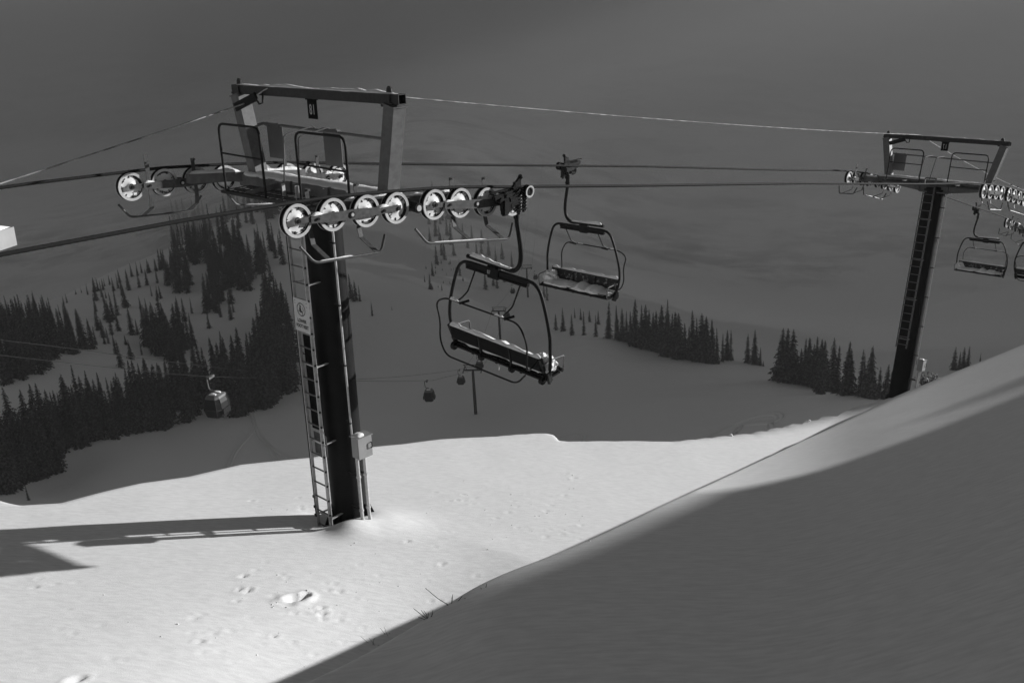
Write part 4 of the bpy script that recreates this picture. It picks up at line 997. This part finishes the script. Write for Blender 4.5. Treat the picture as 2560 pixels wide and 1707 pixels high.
WHERE = {'far group': 'in the small distant group left of the right-hand treeline', 'treeline': 'in the long row along the right-hand treeline', 'pair': 'in the small clump standing apart, mid right', 'right stand': 'in the stand left of the leaning tower',
         'behind bank': 'peeping over the shaded bank at the right edge', 'open slope': 'on the open slope just right of the near pylon', 'misty slope': 'on the misty slope behind the lift chairs', 'near wood': 'in the nearest dark wood, lower left', 'left wood': 'in the wood at the left edge',
         'middle wood': 'in the wood on the middle clearing, left', 'slope wood': 'on the hillside wood left of the near pylon', 'ridge wood': 'on the left-hand ridge', 'scattered firs': 'scattered over the pale clearings on the left slope', 'fog wood': 'in the fog-veiled wood'}
TREES.sort(key=lambda t: -t[3]/math.hypot(t[0], t[1]))
near_t, far_t = TREES[:300], TREES[300:]
for i, p in enumerate(PROTO): p['used'] = 0
LONE = {}
from collections import defaultdict
by = defaultdict(list)
for t in near_t: by[t[5]].append(t)
used = [False]*8
for reg, lst in by.items():
    tall = max(lst, key=lambda t: t[3]/math.hypot(t[0], t[1])); small = min(lst, key=lambda t: t[3]/math.hypot(t[0], t[1])); lft = min(lst, key=lambda t: t[6]); rgt = max(lst, key=lambda t: t[6])
    for t in lst:
        k = t[4]
        if not used[k]: o = PROTO[k]; used[k] = True
        else: o = copy_tree(PROTO[k])
        sc = t[3]/12.; rz = trg.uniform(0, 6.28); tl = Matrix.Rotation(trg.uniform(-.05, .05), 4, 'X')
        wd = trg.uniform(.78, 1.25)
        o.matrix_world = Matrix.Translation((t[0], t[1], t[2]-.25)) @ Matrix.Rotation(rz, 4, 'Z') @ tl @ Matrix.Diagonal((sc*wd, sc*wd, sc, 1))
        lb = 'dark fir ' + WHERE[reg]
        if t is lft: lb = 'leftmost fir ' + WHERE[reg]
        elif t is rgt: lb = 'rightmost fir ' + WHERE[reg]
        elif t is tall: lb = 'tallest fir ' + WHERE[reg]
        elif t is small: lb = 'smallest fir ' + WHERE[reg]
        setp(o, lb, 'fir tree', 'firs '+WHERE[reg])
for p in PROTO:
    if 'used' in p: del p['used']
for k in range(8):
    if not used[k]:
        for c_ in list(PROTO[k].children): bpy.data.objects.remove(c_)
        bpy.data.objects.remove(PROTO[k])
if far_t:
    V, F = [], []; cache = {}
    for t in far_t:
        k = t[4]
        if k not in cache: cache[k] = fir_mesh(40+k, r0=[1.75, 1.45, 2.1, 1.3, 1.9, 1.7, 2.4, 1.3][k], density=.7)
        v0, f0 = cache[k]; b = len(V); sc = t[3]/12.; rz = trg.uniform(0, 6.28); c_, s_ = math.cos(rz)*sc, math.sin(rz)*sc
        V += [(t[0]+c_*v.x-s_*v.y, t[1]+s_*v.x+c_*v.y, t[2]-.2+v.z*sc) for v in v0]; F += [tuple(b+i for i in f) for f in f0]
    me = bpy.data.meshes.new('distant_forest'); me.from_pydata(V, [], F); me.materials.append(M['needles'])
    o = bpy.data.objects.new('distant_forest', me); COL.objects.link(o)
    setp(o, 'distant dark firs scattered over the misty slopes', 'forest', kind='stuff')
print('TREES', len(TREES))
# ------------------------------------------------------------------ small things on and round the snow
def put(P): return Vector([float(v) for v in P])
# dry stems poking through the snow along the edge of the bank
grg = random.Random(12)
for (px, py, lb, stems) in [(1128, 1508, 'dry grass tuft on the bank edge with one long leaning stem', [(-62, -44), (8, -26), (2, -20), (22, -22), (26, -8), (30, -18), (-4, -8)]),
                            (1076, 1542, 'dry grass tuft lower down the bank edge with broken stems', [(-34, -30), (-20, -22), (-8, -14), (10, -20), (-26, -6), (4, -12), (8, -10)]),
                            (972, 1588, 'dry grass tuft with a pair of thin parallel stems', [(-16, -24), (-10, -28), (2, -6)]),
                            (935, 1612, 'lowest dry grass tuft with crossed bent stems', [(-14, -24), (8, -22), (-24, -8), (-22, 2), (12, 4), (-30, -22)]),
                            (1205, 1470, 'short dry stems at the upper end of the bank edge', [(6, -12), (-6, -9)])]:
    P = near_hit(px, py, 3, 14); R = math.hypot(P[0], P[1]); k = R*1.15/F_PX
    o_ = empty('dry_grass', P-ZZ*.01, None, lb, 'grass tuft', 'dry stems on the snow bank')
    mb = MB()
    for (dx, dy) in stems:
        b = Vector((grg.uniform(-.03, .03), grg.uniform(-.03, .03), -.03)); e = b+Vector((dx*k, grg.uniform(-.02, .03), max(.02, -dy*k*1.1)+.03))
        md = (b+e)/2+Vector((grg.uniform(-.01, .01), 0, grg.uniform(-.008, .012)))
        mb.tube([b, md, e], .003, 5, rs=[.0036, .003, .0022])
    mb.build('stems', M['twig'], o_)
# crumbs of snow that have rolled over the sunlit slope
crg = random.Random(9); mb = MB()
for (cx, cy, wx, wy, k) in [(780, 1500, 180, 70, 34), (1250, 1270, 190, 60, 40), (1380, 1290, 110, 70, 22), (700, 1590, 300, 80, 26), (1050, 1400, 230, 70, 24), (760, 1260, 220, 40, 18), (450, 1560, 300, 90, 18), (1330, 1190, 180, 30, 12), (720, 1498, 60, 24, 40)]:
    for _ in range(int(k*.6)):
        P = near_hit(cx+crg.uniform(-1, 1)*wx, cy+crg.uniform(-1, 1)*wy)
        if P[2] > -5.5: continue
        r = crg.uniform(.006, .016); bm = bmesh.new(); bmesh.ops.create_icosphere(bm, subdivisions=1, radius=r)
        for v in bm.verts: v.co = Vector((v.co.x*crg.uniform(.7, 1.5), v.co.y*crg.uniform(.7, 1.3), v.co.z*crg.uniform(.5, 1.)))+put(P)+Vector((0, 0, r*.3))
        bm.verts.index_update(); mb.add([v.co for v in bm.verts], [[v.index for v in f.verts] for f in bm.faces], 0, True); bm.free()
setp(mb.build('snow_crumbs', M['cap']), 'crumbs of snow scattered over the sunlit slope', 'snow crumbs', kind='stuff')
# broken crust along the far lip of the slope, left of the leaning tower
mb = MB()
for k in range(70):
    t = crg.random(); px = 1795+t*230; py = 1078-t*42+crg.uniform(-5, 5)+9*math.sin(t*7)
    P = near_hit(px, py+6, 18); r = crg.uniform(.02, .06)
    if math.hypot(P[0], P[1]) > 55: continue
    bm = bmesh.new(); bmesh.ops.create_icosphere(bm, subdivisions=2, radius=r)
    for v in bm.verts: v.co = Vector((v.co.x*1.3, v.co.y, v.co.z*.8))*(1+.5*mnoise.noise(v.co*14+Vector((k, 0, 0))))+put(P)+Vector((0, 0, r*.3))
    bm.verts.index_update(); mb.add([v.co for v in bm.verts], [[v.index for v in f.verts] for f in bm.faces], 0, False); bm.free()
setp(mb.build('snow_rubble', M['cap']), 'broken lumps of snow crust along the far lip of the slope', 'snow rubble', kind='stuff')
# snowy bush and a snow-capped rock showing over the bank, right of the leaning tower
def over_bank(px, py, R, drop): P = at_range(px, py, R); return P-ZZ*drop
P = over_bank(2318, 962, 62, .6); o_ = empty('snowy_bush', P, None, 'snow-laden bush showing over the bank beside the leaning tower', 'bush')
mb = MB(); s2 = MB()
for k in range(46):
    a = crg.uniform(0, 6.28); e = Vector((math.cos(a)*crg.uniform(.1, .75), math.sin(a)*crg.uniform(.1, .5), crg.uniform(.5, 1.35))); mb.tube([Vector((0, 0, -.3)), e*.5+Vector((0, 0, .1)), e], .02, 5, rs=[.03, .02, .01])
    for q in range(3):
        c_ = e+Vector((crg.uniform(-.12, .12), crg.uniform(-.1, .1), crg.uniform(-.12, .1))); bm = bmesh.new(); bmesh.ops.create_icosphere(bm, subdivisions=1, radius=crg.uniform(.03, .09))
        for v in bm.verts: v.co = v.co*crg.uniform(.7, 1.3)+c_
        bm.verts.index_update(); s2.add([v.co for v in bm.verts], [[v.index for v in f.verts] for f in bm.faces], 0, True); bm.free()
mb.build('stems', M['twig'], o_); sc_ = s2.build('snow_clumps', patchy('rimed_twigs', .04, .5, 9, .4, .6), o_); sc_['kind'] = 'stuff'
P = over_bank(2375, 938, 62, 1.25); o_ = empty('snow_capped_rock', P, None, 'snow-capped rock ledge on the bank near the right edge', 'rock')
bm = bmesh.new(); bmesh.ops.create_icosphere(bm, subdivisions=4, radius=1)
for v in bm.verts: v.co = Vector((v.co.x*1.5, v.co.y*1., v.co.z*.75))*(1+.3*mnoise.noise(v.co*1.7))
bm.verts.index_update(); mb = MB(); mb.add([v.co for v in bm.verts], [[v.index for v in f.verts] for f in bm.faces], 0, True); bm.free(); mb.build('rock', M['rock'], o_)
mb = MB(); snow_strip(mb, (-1.3, 0, .55), (1.5, 0, .60), 1.7, .38, seg=18, seed=6, ends=.3); mb.build('snow_cap', M['cap'], o_)
# the end of another steel beam reaching in at the left edge, on its own post outside the picture
A_ = at_range(18, 590, 12.); D_ = at_range(-330, 700, 10.5); o_ = empty('steel_beam', [D_[0], D_[1], float(near_z(D_[0], D_[1]))], None, 'pale snow-topped beam end poking in at the left edge above the haul rope', 'beam')
inv = o_.matrix_world.inverted(); a_, d_ = inv @ put(A_), inv @ put(D_)
mb = MB(); mb.bar(a_, d_, .20, .20); mb.build('beam', M['box'], o_)
mb = MB(); mb.tube([d_+Vector((0, 0, .1)), Vector((0, 0, -.5))], .14, 16); mb.build('post', M['galv'], o_)
cap(o_, a_+Vector((0, 0, .10)), d_+Vector((0, 0, .10)), .20, .05, seg=20, seed=1)
# ski tracks pressed into the valley snow
def track(pts, label):
    cl = curve_pts([put(valley_hit(*p)) for p in pts if valley_hit(*p) is not None], 14); mb = MB(); vs = []
    for i, p in enumerate(cl):
        a = cl[max(0, i-1)]; b = cl[min(len(cl)-1, i+1)]; t = (b-a); t.z = 0; t.normalize(); sd = Vector((t.y, -t.x, 0)); z = GND(p.x, p.y)
        for o_, h_ in ((-.55, -.03), (-.38, .20), (-.18, .03), (.18, .03), (.38, .20), (.55, -.03)):
            q = p+sd*o_; vs.append((q.x, q.y, GND(q.x, q.y)+.03+h_))
    n_ = 6; mb.add(vs, [(i*n_+j, i*n_+j+1, (i+1)*n_+j+1, (i+1)*n_+j) for i in range(len(cl)-1) for j in range(n_-1)], 0, True)
    setp(mb.build('ski_track', M['snow_far'], smooth_angle=False), label, 'ski track', kind='structure')
track([(628, 1030), (638, 1060), (632, 1078), (606, 1108), (586, 1135), (570, 1170)], 'left branch of the ski tracks below the near wood')
track([(633, 1050), (648, 1085), (662, 1108), (690, 1150), (700, 1165)], 'right branch of the ski tracks below the near wood')
track([(646, 1085), (668, 1110), (700, 1136), (740, 1150)], 'ski track curving off towards the near tower')
track([(1760, 1100), (1835, 1062), (1900, 1040), (1940, 1036), (1948, 1048), (1925, 1062), (1928, 1078)], 'looping ski track beyond the far lip of the slope')
track([(1835, 1085), (1860, 1064), (1935, 1058)], 'short ski track inside the loop')
track([(1400, 1096), (1440, 1086), (1460, 1092), (1450, 1104)], 'faint ski track beyond the snow crest')
# ------------------------------------------------------------------ unseen sheet added to shade the valley, and the haze
def shade_cloud():
    """unseen sheet added to shade the valley; thin spots and gaps light the fog"""
    H = 120.; off = (H+30)/TE; ox, oy = off*PX_, off*PY_
    gx_ = np.concatenate([np.linspace(-3200, 100, 50), np.linspace(140, 1900, 90), np.linspace(1950, 4200, 36)]); rows = np.concatenate([[0, 12, 30], np.arange(50, 1400, 22), np.linspace(1450, 5200, 30)])
    X, K = np.meshgrid(gx_, rows)
    base = np.interp(X-ox, [-3200, -200, -77, -25, 15, 60, 160, 4200], CLOUD_EDGE)+oy
    Y = base+K; Zc = H+14*vnoise(X, Y, .004, 31)+12*vnoise(X, Y, .013, 32)+np.minimum(K, 170)*.12
    mt, nt, p = new_mat('shade_cloud'); nt.nodes.remove(p)
    tr = N(nt, 'ShaderNodeBsdfTranslucent'); di = N(nt, 'ShaderNodeBsdfDiffuse'); mx = N(nt, 'ShaderNodeMixShader'); at = N(nt, 'ShaderNodeAttribute'); at.attribute_name = 'thinness'
    nt.links.new(at.outputs['Fac'], tr.inputs[0]); di.inputs[0].default_value = (.35, .35, .35, 1); mx.inputs[0].default_value = .9
    nt.links.new(di.outputs[0], mx.inputs[1]); nt.links.new(tr.outputs[0], mx.inputs[2])
    ag = N(nt, 'ShaderNodeAttribute'); ag.attribute_name = 'gap'; tp = N(nt, 'ShaderNodeBsdfTransparent'); mq = N(nt, 'ShaderNodeMixShader'); nt.links.new(ag.outputs['Fac'], mq.inputs[0])
    nt.links.new(mx.outputs[0], mq.inputs[1]); nt.links.new(tp.outputs[0], mq.inputs[2]); nt.links.new(mq.outputs[0], nt.nodes['Material Output'].inputs['Surface'])
    o = setp(grid_mesh('shade_cloud', X, Y, Zc, mt), 'unseen sheet added to shade the valley', 'shade_cloud', kind='structure')
    t = np.full(X.shape, CLOUD_T[0])
    for (cx, cy, rx, ry, v) in CLOUD_T[1]: t = t+v*np.exp(-((X-cx)/rx)**2-((Y-cy)/ry)**2)
    t = np.clip(t*(1+.5*vnoise(X, Y, .003, 33)+.3*vnoise(X, Y, .008, 34)), .02, .98)
    g = np.zeros(X.shape)
    ss = lambda v: np.clip(v, 0, 1)**2*(3-2*np.clip(v, 0, 1))
    g = CLOUD_GAP*ss((X-860)/260)*ss((Y-800)/150)*(1-.65*ss((X-1450-.5*(Y-1000))/400))
    q_ = at_range(1120, 360, 860); k_ = (H-q_[2])/TE; g = g+1.3*np.exp(-((X-q_[0]-k_*PX_)/130)**2-((Y-q_[1]-k_*PY_)/85)**2)      # opening added in the sheet to light a patch of far slope
    g = np.clip(g*(1+.9*vnoise(X, Y, .006, 35)+.5*vnoise(X, Y, .016, 36)), 0, .95)
    ag_ = o.data.attributes.new('gap', 'FLOAT', 'POINT'); ag_.data.foreach_set('value', g.ravel().astype(np.float32))
    at_ = o.data.attributes.new('thinness', 'FLOAT', 'POINT'); at_.data.foreach_set('value', t.ravel().astype(np.float32))
CLOUD_EDGE = [1900, 110, 66, 84, 110, 134, 124, 1500]
CLOUD_GAP = .34
CLOUD_T = (.04, [(60, 600, 200, 220, .5), (-220, 520, 140, 140, .10)])
shade_cloud()
# bank of fog lying beyond the left-hand ridge and the right-hand treeline
def fog_bank():
    ths = np.linspace(-.95, 1.05, 160); zs = np.array([-640, -420, -300, -220, -160, -110, -70, -35, -8, 5.])
    TH, Z_ = np.meshgrid(ths, zs)
    R = np.interp(TH, [-.95, -.5, -.35, -.25, -.12, 0, .08, .2, .3, .42, .6, 1.05], FOG_R)
    R = R+150*vnoise(TH*900, Z_*1.4, .008, 51)+60*vnoise(TH*900, Z_*2, .03, 52)+np.where(Z_ < -160, (-160-Z_)*.3, 0)
    k = len(ths); n_ = len(zs); vs = np.stack([np.sin(TH)*R, np.cos(TH)*R, Z_], -1).reshape(-1, 3).tolist(); fs = [(i*k+j, i*k+j+1, (i+1)*k+j+1, (i+1)*k+j) for i in range(n_-1) for j in range(k-1)]
    b = len(vs); vs += [(math.sin(t)*3000, math.cos(t)*3000, z) for z in (-640, 5) for t in ths]
    fs += [(b+j+1, b+j, b+k+j, b+k+j+1) for j in range(k-1)]
    fs += [(j+1, j, b+j, b+j+1) for j in range(k-1)]; t0 = (n_-1)*k; fs += [(t0+j, t0+j+1, b+k+j+1, b+k+j) for j in range(k-1)]
    fs += [tuple([i*k for i in range(n_)]+[b+k, b]), tuple([i*k+k-1 for i in range(n_)][::-1]+[b+k-1, b+2*k-1])]
    mb = MB(); mb.add(vs, fs); mt, nt, p = new_mat('fog'); nt.nodes.remove(p)
    pv = N(nt, 'ShaderNodeVolumePrincipled'); pv.inputs['Density'].default_value = FOG_D; pv.inputs['Color'].default_value = (.95, .95, .95, 1); pv.inputs['Anisotropy'].default_value = -.15
    nt.links.new(pv.outputs[0], nt.nodes['Material Output'].inputs['Volume'])
    setp(mb.build('fog_bank', mt, smooth_angle=False), 'bank of pale fog hiding the far mountains', 'fog', kind='stuff')
def mist():
    mr_ = random.Random(21); mb = MB()
    for (px, py, R, a, b, c) in [(120, 560, 520, 120, 70, 26), (420, 430, 560, 130, 80, 24), (30, 690, 470, 70, 60, 16), (760, 400, 600, 110, 90, 30), (1120, 350, 640, 90, 90, 26), (1400, 430, 560, 150, 90, 34), (1750, 520, 480, 130, 80, 30),
                                 (2150, 560, 460, 80, 70, 22), (1300, 560, 600, 120, 70, 26), (2350, 760, 420, 80, 60, 14), (900, 250, 700, 150, 120, 20), (1650, 700, 420, 110, 60, 18)]:
        P = at_range(px, py, R); bm = bmesh.new(); bmesh.ops.create_icosphere(bm, subdivisions=4, radius=1); o_ = Vector((mr_.random()*9, mr_.random()*9, 0))
        for v in bm.verts: k = 1+.45*mnoise.noise(v.co*1.4+o_)+.22*mnoise.noise(v.co*3.3+o_); v.co = Vector((v.co.x*a*k, v.co.y*b*k, min(v.co.z*c*k, 3-P[2])))+put(P)
        bm.verts.index_update(); mb.add([v.co for v in bm.verts], [[v.index for v in f.verts] for f in bm.faces], 0, True); bm.free()
    mt, nt, p = new_mat('mist'); nt.nodes.remove(p); pv = N(nt, 'ShaderNodeVolumePrincipled'); pv.inputs['Density'].default_value = .0035; pv.inputs['Color'].default_value = (.97, .97, .97, 1)
    nt.links.new(pv.outputs[0], nt.nodes['Material Output'].inputs['Volume']); setp(mb.build('mist', mt, smooth_angle=False), 'drifting wisps of mist before the fog', 'mist', kind='stuff')
mist()
FOG_R = [700, 520, 500, 520, 520, 480, 450, 370, 350, 360, 420, 600]; FOG_D = .0022
fog_bank()
mb = MB(); mb.box((0, 1600, -396), (6200, 3700, 808))
mt, nt, p = new_mat('haze'); nt.nodes.remove(p)
pv = N(nt, 'ShaderNodeVolumePrincipled'); pv.inputs['Density'].default_value = .0002; pv.inputs['Color'].default_value = (.9, .9, .9, 1); pv.inputs['Anisotropy'].default_value = 0
nt.links.new(pv.outputs[0], nt.nodes['Material Output'].inputs['Volume'])
hz = setp(mb.build('haze', mt), 'grey mist filling the valley', 'haze', kind='stuff')
